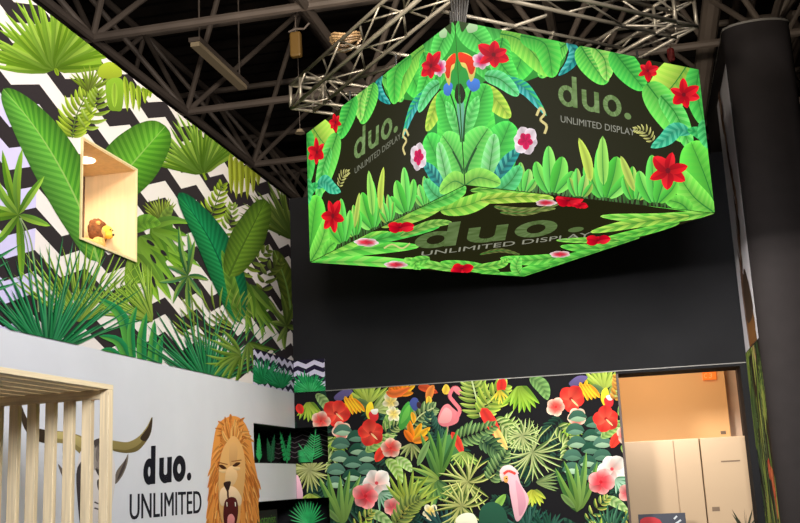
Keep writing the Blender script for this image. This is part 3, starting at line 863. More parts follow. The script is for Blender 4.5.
for i in range(46):
    a_ = radians(random.uniform(12, 168)); k_ = random.uniform(.62, 1.)
    ex_, ey_ = 231+cos(a_)*15*k_, 446-sin(a_)*30*k_
    A.leaf([(231+cos(a_)*5, 448-sin(a_)*10), ((231+ex_)/2+cos(a_)*2, (447+ey_)/2), (ex_, ey_)], 1.6, random.choice([OR, OR2, OR3, (222, 150, 76)]), OR, skew=0, c3=random.choice([OR, OR3, (204, 128, 60)]))
A.poly([(222, 448), (232, 436), (241, 447), (244, 466), (243, 484), (240, 505), (236, 528), (224, 530), (218, 510), (217, 486), (218, 464)], (218, 166, 102))
A.poly([(228, 448), (232, 442), (236, 448), (235, 462), (231, 470), (228, 462)], (216, 164, 104))
A.poly([(225, 470), (232, 466), (236, 476), (231, 486), (224, 484)], (230, 190, 138))
for x, y, f in ((221, 467, 1), (235, 464.5, -1)):
    A.poly([(x-4, y-1.5*f), (x, y-2), (x+4, y+1.5*f), (x, y+2)], (70, 38, 20))
    A.line([(x-5, y-4+f*-1.), (x, y-3.6), (x+5, y-3.4+f)], .5, (150, 94, 50))
    A.poly([(x-3.6, y+3), (x+3.4, y+3), (x+2, y+6), (x-2, y+5)], (228, 190, 138))
A.poly([(219, 490), (225, 486), (234, 488), (240, 498), (238, 506), (230, 500), (221, 506), (218, 500)], (230, 198, 160))
A.poly([(222, 483), (229, 481.5), (228, 488), (226, 492), (224, 489)], (48, 30, 28))
A.line([(226, 490), (226.5, 498)], .9, (70, 36, 32))
A.poly([(224, 500), (230, 497), (235, 500), (236.5, 512), (233, 528), (226, 532), (222, 520), (222, 508)], (74, 24, 26))
A.poly([(226, 517), (230, 514), (233, 519), (231, 528), (226, 528)], (206, 130, 128))
for x in (225, 233.5): A.leaf([(x, 502), (x+.3, 507)], .5, (244, 236, 214), (244, 236, 214), skew=0, p=.5)
A.poly([(222, 528), (230, 533), (238, 526), (238, 540), (230, 546), (222, 540)], (236, 208, 172))
o = A.build('lion_print', m_print, (XL+.0006, 0, 0), (0, 1, 0), (0, 0, 1), (1, 0, 0))
tag(o, 'printed roaring lion head with orange mane on the white wall', 'print')
# bull
A = Art(fl, [(2.5, .3, 6.6, 2.4)])
HC, HC2, HD = (156, 138, 84), (120, 104, 60), (62, 48, 36)
A.poly([(104, 452), (106, 440), (116, 441), (128, 442), (139, 436), (147, 426), (152, 417), (151, 432), (145, 443), (137, 451), (126, 453), (114, 450)], HC)
A.poly([(114, 449), (126, 450), (138, 445), (147, 434), (151, 426), (150, 434), (145, 443), (137, 451), (126, 453), (114, 451)], HC2)
A.poly([(140, 438), (147, 428), (152, 417), (151, 431), (146, 441)], HD)
A.poly([(19, 400), (26, 417), (34, 427), (44, 430), (58, 431), (72, 433), (86, 440), (86, 458), (72, 447), (60, 443), (44, 443), (32, 438), (24, 428), (20, 414)], HC)
A.poly([(19, 400), (26, 417), (34, 427), (46, 431), (46, 443), (32, 438), (24, 428), (20, 414)], HD)
A.poly([(54, 432), (72, 434), (85, 441), (84, 450), (70, 441), (56, 438)], (186, 168, 108))
A.poly([(115, 484), (116, 472), (124, 461), (128, 454), (127, 464), (122, 476)], (120, 108, 98)); A.poly([(117, 480), (120, 471), (126, 458), (125, 466), (121, 475)], (72, 62, 58))
A.poly([(74, 486), (66, 474), (58, 464), (62, 476), (70, 488)], (112, 100, 92))
A.poly([(80, 452), (94, 444), (106, 444), (113, 456), (115, 480), (111, 510), (107, 545), (103, 580), (88, 584), (82, 560), (80, 520), (76, 484)], (214, 204, 198))
A.poly([(92, 442), (104, 439), (105, 456), (102, 474), (97, 474), (92, 458)], (70, 62, 60))
A.poly([(76, 474), (84, 462), (86, 490), (87, 524), (84, 560), (80, 530)], (66, 58, 58))
A.poly([(97, 480), (104, 481), (103, 492), (98, 490)], (60, 50, 48)); A.poly([(82, 486), (88, 486), (88, 494), (84, 494)], (44, 36, 36))
A.line([(94, 502), (100, 504), (104, 500)], .8, (90, 80, 78)); A.line([(94, 508), (100, 510), (103, 512)], .8, (90, 80, 78))
for i in range(24):
    x = 86+i*.9; A.leaf([(x, 446+random.uniform(-3, 3)), (x+random.uniform(-2, 2), 458), (x+random.uniform(-4, 4), 470)], 1.2, jit((150, 138, 130), 30), jit((120, 108, 100), 20), skew=0)
A.poly([(86, 570), (104, 568), (106, 582), (98, 592), (88, 588)], (80, 66, 64))
o = A.build('bull_print', m_print, (XL+.0006, 0, 0), (0, 1, 0), (0, 0, 1), (1, 0, 0))
tag(o, 'printed long-horned bull head seen through the wooden slats', 'print')
# lettering
A = Art(fl, None)
b0 = Vector(fl(142.5, 487)); 
duo(A, (143, 485), (14., -1.4), (.3, -25.5), (26, 26, 34), k=.33, gaps=(0, 1.13, 2.1, 3.12), uw=.9, ow=.93)
o = A.build('wall_lettering', m_print, (XL+.0006, 0, 0), (0, 1, 0), (0, 0, 1), (1, 0, 0))
tag(o, 'large bold dark lettering reading duo. on the white wall', 'lettering')
A = Art(None, None)
p0, p1 = fl(129.5, 520.5), fl(201.2, 513.6)
zt = fl(166, 492.5)[1]
for dx in (-.003, .004): text_quad(A, 'UNLIMITED', (p0[0]+dx, 1.457), (p1[0]+dx, 1.457), (p0[0]+dx, zt), (30, 30, 38), px=False)
o = A.build('wall_lettering', m_print, (XL+.0006, 0, 0), (0, 1, 0), (0, 0, 1), (1, 0, 0))
tag(o, 'thin dark capitals reading UNLIMITED under the bold word', 'lettering')

# ------------------------------------------------------------------ display niche with plush lion
DX = at(86, 200, 1, NY1).x
n = empty('display_niche', (XL-.1, (NY0+NY1)/2, NZ0), 'lit plywood display niche set into the jungle mural', 'niche')
th = .014
link('back_panel', bx((DX-th, NY0, NZ0), (DX, NY1, NZ1)), m_plyd, n)
link('side_panel', bx((DX, NY1-th, NZ0), (XL+.012, NY1, NZ1)), m_ply, n)
link('side_panel', bx((DX, NY0, NZ0), (XL+.012, NY0+th, NZ1)), m_ply, n)
link('top_panel', bx((DX, NY0+th, NZ1-th), (XL+.012, NY1-th, NZ1)), m_ply, n)
link('bottom_panel', bx((DX, NY0+th, NZ0), (XL+.012, NY1-th, NZ0+th)), m_ply, n)
bm = bmesh.new(); e = .004
for a, b in (((NY0-e, NZ0-e), (NY0+.006, NZ1+e)), ((NY1-.006, NZ0-e), (NY1+e, NZ1+e)), ((NY0+.006, NZ1-.006), (NY1-.006, NZ1+e)), ((NY0+.006, NZ0-e), (NY1-.006, NZ0+.006))):
    box(bm, (XL+.012, a[0], a[1]), (XL+.016, b[0], b[1]))
link('edge_band', bm, m_edge, n)
dl = at(85, 160, 2, NZ1-th)
bm = bmesh.new(); tube(bm, (dl.x, dl.y, NZ1-th-.006), (dl.x, dl.y, NZ1-th), .06, 24); link('downlight', bm, m_glow, n)

ZV_ = Vector((0, 0, 1))
def remesh(o, v=.008):
    md = o.modifiers.new('blend', 'REMESH'); md.mode = 'VOXEL'; md.voxel_size = v; md.use_smooth_shade = True
    s = o.modifiers.new('soften', 'SMOOTH'); s.iterations = 4
fz = NZ0+th
hp = at(103, 233, 0, XL-.16)
m_fur = mat('plush_tan', (206, 158, 84), .95, noise=.2, nscale=60, bump=.4)
m_mane = mat('plush_mane', (112, 62, 24), .95, noise=.35, nscale=40, bump=.6)
m_muz = mat('plush_muzzle', (232, 186, 60), .9, noise=.1, nscale=60)
pl = empty('plush_lion', (hp.x, hp.y-.08, fz), 'small plush toy lion lying in the lit wooden niche', 'toy')
hx, hy, hz_ = hp.x, hp.y, hp.z
fd = Vector((.97, .02, -.12)).normalized(); sdv = Vector((fd.y, -fd.x, 0)).normalized(); HC_ = Vector((hx, hy, hz_))
bm = bmesh.new()
ball(bm, (hx-.03, hy-.10, fz+.056), (.055, .11, .052)); ball(bm, (hx-.02, hy-.17, fz+.05), (.055, .06, .05))
ball(bm, (hx-.015, hy-.03, (hz_+fz)/2), (.045, .05, .06)); ball(bm, HC_, .042)
for sx in (-.05, .05):
    ball(bm, (hx+sx, hy+.02, fz+.024), (.022, .085, .022)); ball(bm, (hx+sx, hy+.11, fz+.026), (.027, .032, .026))
    ball(bm, (hx+sx*1.15, hy-.15, fz+.028), (.028, .06, .028))
for i in range(6): ball(bm, (hx+.03+.008*i, hy-.21+.004*i, fz+.03+.003*i), .013, 2)
o = link('body', bm, m_fur, pl); remesh(o, .008)
bm = bmesh.new()
for i in range(18):
    a = 2*pi*i/18
    for k in range(3):
        c_ = HC_+sdv*cos(a)*(.045+.011*k)+Vector((0, 0, sin(a)*(.05+.011*k)))-fd*(.005+.022*k)
        ball(bm, c_+Vector((random.uniform(-.006, .006),)*3), (.021, .021, .023), 2)
ball(bm, HC_-fd*.045, (.052, .05, .058))
o = link('mane', bm, m_mane, pl); remesh(o, .008)
bm = bmesh.new(); ball(bm, HC_+fd*.042-ZV_*.016, (.027, .027, .022)); ball(bm, HC_+fd*.026+ZV_*.014, (.034, .034, .036))
o = link('muzzle', bm, m_muz, pl); remesh(o, .006)
bm = bmesh.new(); ball(bm, HC_+fd*.07-ZV_*.01, (.009, .009, .007), 2); link('nose', bm, m_dark, pl, True)
for s_ in (-1, 1):
    bm = bmesh.new(); ball(bm, HC_+fd*.058+sdv*s_*.015+ZV_*.022, .005, 2); link('eye', bm, m_dark, pl, True)
    bm = bmesh.new(); ball(bm, HC_+sdv*s_*.05+ZV_*.052-fd*.008, (.016, .012, .016), 2); link('ear', bm, m_fur, pl, True)

# ------------------------------------------------------------------ LED display hung from the truss
a = radians(41.74); E1 = Vector((-sin(a), cos(a), 0)); E2 = Vector((cos(a), sin(a), 0)); ZV = Vector((0, 0, 1))
LZ = 1.6+2.4*.68
NB = at(465, 185, 2, LZ)
L1, L2 = 3.15*.68, 1.935
_d = at(462, 17, 2, 10)-CO; LH = (CO+_d*((NB-CO).to_2d().length/_d.to_2d().length)).z-LZ-.02
led = empty('led_display', NB+E1*L1/2+E2*L2/2+ZV*(LH/2), 'glowing box-shaped LED screen with jungle leaves hanging over the stand', 'screen')
bm = bmesh.new(); box(bm, (0, 0, .0), (L2, L1, LH))
for v in bm.verts: v.co = NB+E2*(.006+v.co.x*(L2-.012)/L2)+E1*(.006+v.co.y*(L1-.012)/L1)+ZV*(.006+v.co.z*(LH-.006)/LH)
link('cabinet', bm, m_dark, led)
def frc(px, py, O, ax):   # pixel -> face coordinates
    d = cf+cr*((px-400)/F)-cu*((py-261.5)/F); nrm = ax.cross(ZV)
    p = CO+d*((O-CO).dot(nrm)/d.dot(nrm)); return ((p-O).dot(ax), p.z-O.z)
fr = lambda x, y: frc(x, y, NB, E2)
flf = lambda x, y: frc(x, y, NB, E1)
DK = (36, 36, 17)
A = Art(fr, [(0, 0, L2, LH)])
g1, g2, g3, g4 = (92, 226, 84), (52, 186, 66), (140, 236, 96), (30, 140, 56)
yg1, yg2 = (190, 240, 90), (146, 210, 60)
t1, t2 = (40, 158, 150), (20, 120, 120)
def bl(pts, w, c1=g1, c2=g2, ribs=12, **k):
    k.setdefault('mid', ((40, 130, 50), .7)); k.setdefault('q', .55); k.setdefault('gin', .78); k.setdefault('gout', 1.1); c2 = tuple((u+v)/2 for u, v in zip(c1, c2)); A.leaf(pts, w, c1, c2, ribs=ribs, **k)
# low grass haze
for i in range(60):
    x = 480+i*3.7; y = 187+(x-465)*.098
    A.leaf([(x, y+3), (x+random.uniform(-3, 3), y-9), (x+random.uniform(-8, 8), y-random.uniform(12, 28))], 1.5, jit((70, 120, 56), 18), jit((50, 96, 44), 14), skew=0)
# solid greenery behind the near corner
A.poly([(459, 16), (500, 26), (560, 42), (562, 66), (540, 76), (514, 84), (498, 76), (478, 84), (459, 84)], (58, 166, 62))
A.poly([(459, 74), (484, 84), (504, 110), (514, 140), (514, 170), (500, 198), (459, 204)], (48, 150, 62))
bl([(470, 60), (492, 72), (512, 86)], 10, (96, 220, 96), g2); bl([(500, 28), (490, 44), (478, 62)], 9, (120, 230, 100), g2)
bl([(566, 44), (552, 56), (540, 78)], 10, (130, 232, 96), g2)
# upper row
bl([(470, 16), (500, 30), (560, 44)], 12, (84, 196, 84), (56, 160, 62), 12)
bl([(459, 20), (474, 36), (490, 52)], 14, (104, 226, 100), (66, 190, 74))
bl([(540, 30), (525, 50), (512, 82)], 18, g1, (62, 200, 76), 14)
bl([(500, 34), (522, 42), (550, 76)], 14, (150, 232, 88), (104, 206, 72), 14)
bl([(520, 36), (545, 45), (552, 78)], 13, (80, 206, 76), (120, 222, 90), 12)
bl([(502, 38), (500, 62), (516, 82)], 12, (98, 232, 92), g2, 12)
A.poly([(466, 24), (474, 20), (477, 30), (468, 33)], (190, 226, 170))
A.poly([(459, 16), (470, 19), (466, 27), (461, 32)], (58, 80, 40))
A.leaf([(566, 42), (574, 52), (570, 64), (558, 76)], 6, (90, 200, 190), t1, ribs=7, c3=t1, c4=t2)
bl([(580, 46), (590, 62), (606, 84)], 13, (120, 232, 92), (70, 200, 76), 12, c3=(160, 240, 110))
bl([(592, 46), (604, 60), (606, 80)], 9, (170, 236, 110), (100, 214, 80), 8)
bl([(612, 50), (626, 68), (644, 90)], 13, (74, 204, 80), (108, 226, 92), 12, c3=(60, 180, 70), c4=(90, 210, 84))
bl([(690, 60), (672, 86), (650, 108)], 22, (196, 240, 90), (168, 226, 76), 10, c3=(150, 220, 80))
bl([(700, 64), (696, 90), (704, 126)], 12, (84, 206, 84), (58, 176, 70), 10)
bl([(646, 84), (664, 108), (686, 142)], 15, (110, 226, 88), (140, 238, 104), 12)
bl([(660, 96), (676, 116), (690, 150)], 10, (120, 230, 110), g2, 10)
A.star((647, 71), 11, 6, (236, 26, 40), (206, 10, 34), .4)
A.star((683, 95), 16, 6, (240, 26, 40), (206, 10, 34), .2)
# right lower
bl([(716, 212), (704, 176), (690, 142)], 24, (116, 232, 80), (92, 214, 68), 12, c3=(100, 222, 74))
bl([(712, 212), (692, 196), (672, 166)], 13, (140, 236, 90), (104, 216, 72), 10)
bl([(690, 214), (680, 204), (664, 200)], 8, (120, 220, 80), (90, 196, 66), 6)
A.leaf([(690, 134), (676, 130), (664, 140), (650, 148)], 8, (90, 206, 160), (50, 170, 130), ribs=8)
A.leaf([(712, 146), (700, 134), (686, 130)], 6, (40, 160, 80), (70, 190, 100), ribs=6)
A.leaf([(702, 120), (704, 136), (710, 150)], 7, (90, 214, 120), (60, 180, 96), ribs=6)
A.frond([(652, 142), (644, 132), (634, 130)], 8, 9, .9, 60, (220, 216, 140), (180, 180, 90))
# standing plants
def clump(x, y, s, c1=(130, 232, 90), c2=(66, 180, 70)):
    for dx, dy, w in ((-16, -32, 6.5), (-3, -48, 7), (11, -37, 8.5), (22, -22, 6)):
        A.leaf([(x+dx*.2, y), (x+dx*.75*s, y+dy*.55*s), (x+dx*s, y+dy*s)], w*s, jit(c1, 20), jit(c2, 16), c3=jit((96, 214, 80), 20), skew=.06, mid=((46, 140, 56), .6), p=.9, q=.65)
clump(522, 192, .62, (150, 210, 100), (90, 160, 70)); clump(551, 193, .98); clump(604, 198, 1.12, (140, 236, 96)); clump(578, 197, .6, (170, 206, 96), (110, 160, 70)); clump(634, 200, .7, (160, 214, 90), (100, 160, 70)); clump(654, 203, 1.0)
A.leaf([(590, 182), (586, 160), (578, 138)], 5, (200, 226, 90), (160, 190, 70), skew=0); A.leaf([(603, 186), (602, 160), (602, 136)], 6, (160, 232, 100), (100, 200, 76), skew=0, mid=((60, 150, 60), .6))
A.leaf([(634, 192), (626, 172), (620, 156)], 4, (190, 214, 96), (140, 176, 70), skew=0)
A.star((667, 171), 20, 6, (238, 24, 36), (204, 8, 30), .5, 1.1)
# central banana plant (one half; the other face mirrors it)
bl([(466, 210), (470, 150), (476, 84)], 26, (92, 222, 84), (64, 196, 70), 20, mid=((30, 100, 40), 1))
A.leaf([(478, 86), (494, 98), (510, 118)], 8, (196, 228, 84), (160, 206, 70), ribs=9, wl=12, mid=((120, 160, 50), .5), q=.6)
bl([(464, 146), (476, 112), (486, 84)], 15, (84, 214, 84), (60, 186, 70), 16)
A.leaf([(462, 140), (470, 116), (478, 96)], 7, (120, 230, 120), (90, 206, 96), ribs=8)
bl([(466, 180), (492, 160), (510, 122)], 22, (86, 222, 88), (60, 194, 74), 14)
bl([(462, 176), (474, 150), (488, 128)], 17, (124, 236, 104), (88, 214, 84), 12, mid=((30, 96, 40), .9))
bl([(486, 192), (490, 162), (494, 134)], 9, (150, 236, 150), (110, 220, 110), 8)
A.leaf([(492, 190), (505, 165), (520, 148)], 7, t1, t2, ribs=8, c3=(80, 190, 170))
bl([(490, 196), (508, 184), (520, 166)], 9, (96, 214, 130), (60, 180, 96), 8)
A.poly([(459, 96), (463.5, 104), (463, 138), (461, 142)], (110, 180, 150)); A.line([(472, 86), (465, 112), (463, 142)], .9, (26, 80, 34)); A.line([(476, 148), (468, 165), (464, 180)], .8, (26, 80, 34))
bl([(462, 188), (478, 178), (500, 184)], 10, (150, 226, 90), (120, 206, 76), 8)
A.leaf([(494, 74), (516, 84), (528, 92), (546, 116)], 6, t1, (90, 196, 190), ribs=9, c3=(70, 206, 120), c4=t1, wl=7)
bl([(484, 76), (500, 80), (518, 96)], 8, (120, 230, 150), (66, 200, 100), 8)
A.poly([(466, 84), (470, 79), (478, 80), (479, 88), (472, 92)], (74, 130, 220)); A.poly([(459, 84), (463, 88), (465, 96), (461, 104), (458, 96)], (34, 44, 22))
A.poly([(458, 54), (467, 54), (475, 62), (474, 76), (470, 82), (466, 70), (461, 66)], (240, 220, 110)); A.poly([(458, 53), (467, 55), (475, 61), (473, 73), (469, 74), (465, 64), (459, 62)], (240, 60, 30))
A.flower((481, 61), 10, 6, (250, 220, 226), (226, 40, 110), .4, 1., wd=.8)
A.star((493, 55), 17, 6, (240, 22, 44), (206, 6, 40), .35)
A.line([(536, 116), (540, 108), (544, 114), (540, 120), (546, 126), (544, 134)], 1.3, (226, 210, 140))
A.flower((525, 141), 13, 6, (250, 232, 238), (246, 214, 226), .2, 1.1, wd=.95); A.flower((525, 141), 8, 5, (220, 20, 90), (200, 10, 80), .3, 1.1, wd=.8)
A3 = Art(flf, [(0, 0, L1, LH)])
A3.shapes = [[[(p[0]*L1/L2,)+p[1:] for p in q] for q in sh] for sh in A.shapes]      # the left face mirrors the right one
duo(A3, (354, 161), (13., -8.9), (.4, -19.5), (112, 140, 84), gaps=(0, 1.1, 2.08, 3.06), k=.22, tex=26)
text_quad(A3, 'UNLIMITED DISPLAY', (355, 174), (401, 138.5), (354.8, 168), (128, 130, 112))
duo(A, (558.5, 104.5), (21.5, 4.6), (-.8, -20.5), (112, 140, 84), gaps=(0, 1.1, 2.08, 3.06), k=.22, tex=26)
text_quad(A, 'UNLIMITED DISPLAY', (560, 122.5), (634, 136.2), (559.8, 115.8), (150, 150, 136))
scr = A.build('screen', m_screen, NB-E1*.001, E2, ZV, -E1, led, base=DK, thick=.004, eps=.00025)
scr['label'] = 'right-hand face of the screen'
s2 = A3.build('screen', m_screen, NB-E2*.001, E1, ZV, -E2, led, base=DK, thick=.004, eps=.00025)
s2['label'] = 'left-hand face of the screen'
# underside
def fbt(x, y):
    p = at(x, y, 2, LZ); return ((p-NB).dot(E2), (p-NB).dot(E1))
A = Art(fbt, [(0, 0, L2, L1)])
def ul(pts, w, c1=(112, 214, 78), c2=(70, 176, 60), ribs=7): A.leaf(pts, w, c1, c2, ribs=ribs, q=.6, mid=((60, 130, 50), .4))
ul([(300, 262), (350, 250), (420, 246)], 7, (130, 226, 90), (90, 200, 70)); ul([(316, 262), (370, 262), (440, 266)], 6, (110, 230, 84), (150, 234, 100))
ul([(320, 254), (350, 242), (390, 232)], 6, (156, 226, 90), (110, 196, 70)); ul([(360, 244), (400, 234), (440, 226)], 5, (96, 206, 84), (70, 180, 70))
ul([(380, 226), (420, 214), (450, 200)], 6, (170, 220, 90), (120, 190, 70)); ul([(400, 236), (430, 224), (452, 222)], 4, (150, 200, 90), (110, 170, 70))
ul([(408, 212), (440, 200), (466, 190)], 8, (150, 226, 90), (110, 200, 76)); ul([(440, 210), (470, 204), (500, 190)], 9, (170, 232, 90), (130, 210, 76)); ul([(424, 206), (450, 196), (466, 186)], 7, (120, 220, 96), (90, 196, 80))
ul([(480, 200), (520, 196), (554, 198)], 6, (196, 230, 96), (150, 200, 70)); ul([(470, 190), (510, 188), (540, 192)], 4, (150, 220, 90), (110, 190, 70))
ul([(494, 206), (520, 210), (556, 208)], 3, (140, 150, 80), (100, 116, 56)); ul([(500, 212), (530, 212), (566, 200)], 2.5, (130, 140, 76), (90, 100, 50))
ul([(724, 212), (680, 204), (626, 200)], 6, (120, 226, 84), (90, 200, 70)); ul([(716, 212), (660, 218), (600, 216)], 5, (160, 230, 96), (110, 200, 70)); ul([(690, 216), (640, 222), (590, 232)], 5, (176, 226, 90), (120, 190, 70))
ul([(680, 222), (640, 232), (600, 240)], 4, (130, 220, 80), (90, 190, 66)); ul([(640, 236), (600, 248), (560, 246)], 5, (120, 214, 80), (80, 180, 64)); ul([(620, 240), (590, 240), (556, 240)], 3, (150, 220, 90), (110, 190, 70))
ul([(600, 250), (560, 262), (516, 272)], 6, (116, 220, 84), (80, 186, 66)); ul([(560, 256), (530, 260), (500, 258)], 5, (130, 226, 90), (90, 196, 70)); ul([(550, 266), (516, 276), (480, 274)], 5, (110, 214, 80), (80, 186, 66)); ul([(520, 274), (516, 266), (520, 256)], 6, (100, 206, 80), (140, 226, 96))
ul([(500, 272), (470, 266), (440, 262)], 5, (120, 216, 80), (84, 184, 64)); ul([(460, 270), (430, 264), (404, 258)], 4, (150, 226, 96), (110, 196, 72)); ul([(430, 258), (415, 262), (420, 270)], 5, (136, 226, 90), (96, 196, 70)); ul([(470, 268), (500, 264), (508, 258)], 4, (150, 226, 90), (100, 190, 70))
ul([(480, 254), (500, 250), (520, 254)], 2, (110, 120, 60), (80, 90, 46))
for x, y, r in ((400, 227, 15), (568, 200, 17), (462, 268, 13), (598, 240, 13), (580, 205, 8)): A.star((x, y), r, 6, (236, 26, 44), (206, 8, 36), .3, .34)
for x, y, r in ((366, 242, 13), (396, 264, 12), (546, 202, 11), (560, 254, 11)):
    A.flower((x, y), r, 6, (250, 226, 226), (226, 50, 70), .2, .34, wd=.95, inner=.6)
A.line([(384, 248), (392, 244), (402, 248), (410, 243)], .8, (210, 210, 130))
duo(A, (413, 249.5), (49.5, -5.4), (3.5, -16), (88, 110, 62), gaps=(0, 1.06, 2.02, 3.12), tex=18)
text_quad(A, 'UNLIMITED DISPLAY', (421, 255.5), (590, 236), (422, 251), (150, 150, 132))
s3 = A.build('screen', m_screen, NB-ZV*.001, E2, E1, -ZV, led, base=DK, thick=.004, eps=.00025)

s3['label'] = 'underside of the screen'

# ------------------------------------------------------------------ truss frame above the display
TZ0, TZ1 = 4.5, 4.69
tl = at(291, 108, 2, TZ0)
to_f = lambda u, v, z: tl+E1*u+E2*v+Vector((0, 0, z-TZ0))
U0, V1 = -2.42, 1.92       # near end along E1, right end along E2
s = .19
tr = empty('truss_frame', to_f(U0/2, V1/2, TZ0), 'rectangular aluminium lattice truss frame carrying the glowing screen', 'truss')
nb = 0
spans = [((0, 0), (U0, 0), Vector((0, 1, 0))), ((0, 0), (0, V1), Vector((-1, 0, 0))), ((0, V1), (U0, V1), Vector((0, -1, 0))), ((U0, 0), (U0, V1), Vector((1, 0, 0)))]
for (p, q, ins) in spans:
    rails = [(0, TZ0), (0, TZ1), (1, TZ0), (1, TZ1)]
    ends = {}
    for i, (k, z) in enumerate(rails):
        P = to_f(p[0]+ins.x*s*k, p[1]+ins.y*s*k, z); Q = to_f(q[0]+ins.x*s*k, q[1]+ins.y*s*k, z)
        bm = bmesh.new(); tube(bm, P, Q, .0135, 12); link('chord', bm, m_alu, tr, True); ends[i] = (P, Q)
    nseg = 8 if p == (0, 0) else 4
    for (i, j) in ((0, 1), (2, 3), (0, 2), (1, 3)):
        for k in range(nseg):
            ta, tb = k/nseg, (k+1)/nseg
            x, y = (i, j) if k % 2 == 0 else (j, i)
            bm = bmesh.new()
            tube(bm, ends[x][0].lerp(ends[x][1], ta), ends[y][0].lerp(ends[y][1], tb), .0075, 8)
            link('brace', bm, m_alu, tr, True)
for (u, v) in ((0, 0), (0, V1), (U0, 0), (U0, V1)):
    bm = bmesh.new()
    su = -s if u == 0 else s; sv = s if v == 0 else -s
    for z in (TZ0, TZ1):
        tube(bm, to_f(u, v, z), to_f(u+su, v, z), .0134, 10); tube(bm, to_f(u, v, z), to_f(u, v+sv, z), .0134, 10)
    for (du, dv) in ((0, 0), (su, 0), (0, sv), (su, sv)):
        tube(bm, to_f(u+du, v+dv, TZ0), to_f(u+du, v+dv, TZ1), .0135, 10)
    for z in (TZ0, TZ1):
        tube(bm, to_f(u+su, v, z), to_f(u+su, v+sv, z), .0135, 10); tube(bm, to_f(u, v+sv, z), to_f(u+su, v+sv, z), .0135, 10)
    link('corner_block', bm, m_alu, tr, True)
for (u, v, u2, v2) in ((-.6, s, U0+.3, .9), (-.6, V1-s, U0+.5, 1.1), (-1.2, s, -1.2, V1-s), (-1.9, s, -1.9, V1-s)):
    bm = bmesh.new(); tube(bm, to_f(u, v, TZ0+.02), to_f(u2, v2, TZ0+.02), .013, 8); link('cross_bar', bm, m_alu, tr, True)
# hangers from truss down to the display
for (u, v) in ((.35, .2), (L1-.35, .2), (.35, L2-.2), (L1-.35, L2-.2), (L1*.5, .2)):
    P = NB+E1*u+E2*v+ZV*LH
    bm = bmesh.new(); tube(bm, P, P+ZV*(TZ0-P.z-.016), .008, 8); box(bm, (P.x-.03, P.y-.03, P.z-.002), (P.x+.03, P.y+.03, P.z+.03), .004)
    link('hanging_bracket', bm, m_dark, led)
# crossing bracing bars at the near corner and a cable bundle
cbn = NB+ZV*(LH+.02)+E1*.08+E2*.08
cb = empty('cable_bundle', cbn, 'black cables dropping onto the near top corner of the glowing screen', 'cable')
for i in range(7):
    e_ = cbn+Vector((-.14+.05*i, .25+.03*(i % 3), 1.0)); bm = bmesh.new()
    path_tube(bm, [cbn+Vector((-.03+.01*i, .01*(i % 2), -.02)), cbn+Vector((-.05+.02*i, .06, .25)), cbn+Vector((-.1+.035*i, .14, .6)), e_], .007)
    link('cable', bm, m_dark, cb)

# hall rigging above
def rod(px0, py0, z0, px1, py1, z1, r=.01): 
    bm = bmesh.new(); tube(bm, at(px0, py0, 2, z0), at(px1, py1, 2, z1), r, 8); return bm
def hoist(px, py, z, name, label, m, hw=.09, hh=.16):
    c = at(px, py, 2, z); t = empty(name, c, label, 'hoist')
    link('body', bx(c+Vector((-hw, -hw*.7, -hh)), c+Vector((hw, hw*.7, hh)), .02), m, t)
    bm = bmesh.new(); tube(bm, c+Vector((0, 0, hh)), Vector((c.x, c.y, 9.2)), .006, 6); link('chain', bm, m_steel, t)
    bm = bmesh.new(); path_tube(bm, [c+Vector((-hw*1.3, 0, hh+.02)), c+Vector((0, 0, hh+.045)), c+Vector((hw*1.6, 0, hh+.03)), c+Vector((hw*2.6, 0, hh+.09))], .012); link('hook', bm, m_steel, t)
    return t
hoist(296, 45, 6.2, 'chain_hoist', 'brown boxy chain hoist left of the truss frame', m_hoist, .06, .14)
hoist(671, 55, 4.9, 'chain_hoist', 'small red hoist under the right end of the truss frame', m_red, .03, .06)
c = at(300, 132, 2, 5.6); t = empty('hanging_sensor', c, 'small pale disc hanging on a thin cord below the truss corner', 'sensor')
bm = bmesh.new(); tube(bm, c+Vector((0, 0, -.015)), c+Vector((0, 0, .03)), .06, 20, .03); link('disc', bm, m_lamp, t)
bm = bmesh.new(); tube(bm, c+Vector((0, 0, .03)), Vector((c.x, c.y, 9.2)), .004, 6); link('cord', bm, m_steel, t)
# coil of cable on the left truss span
cc = to_f(-.8, .1, TZ1+.03); bm = bmesh.new()
for k in range(5):
    r = .09+.012*(k % 3); ring = [cc+Vector((cos(2*pi*i/14)*r, sin(2*pi*i/14)*r, .014*k+.02*sin(i))) for i in range(15)]
    path_tube(bm, ring, .009, 6)
tag(link('cable_coil', bm, mat('brass_cable', (150, 120, 84), .5)), 'coil of brown cable lying on the left truss span', 'cable')

# batten lamp
p, q = at(195, 44, 2, 6.6), at(243, 88, 2, 6.6)
t = empty('batten_lamp', (p+q)/2, 'long unlit batten lamp hanging on rods from the dark roof', 'lamp')
d = (q-p).normalized(); sd = Vector((-d.y, d.x, 0))
bm = bmesh.new(); box(bm, (-.5, -.5, -.5), (.5, .5, .5))
Lb = (q-p).length
for v in bm.verts: v.co = (p+q)/2+d*v.co.x*Lb+sd*v.co.y*.11+ZV*(v.co.z*.05)
link('diffuser', bm, m_lamp, t)
bm = bmesh.new(); box(bm, (-.5, -.5, -.5), (.5, .5, .5))
for v in bm.verts: v.co = (p+q)/2+d*v.co.x*Lb*1.03+sd*v.co.y*.14+ZV*(.05+v.co.z*.05)
link('housing', bm, m_steel, t)
for k in (.08, .92):
    c = p.lerp(q, k); bm = bmesh.new(); tube(bm, c+ZV*.06, Vector((c.x, c.y, 9.2)), .01, 6); link('rod', bm, m_steel, t)

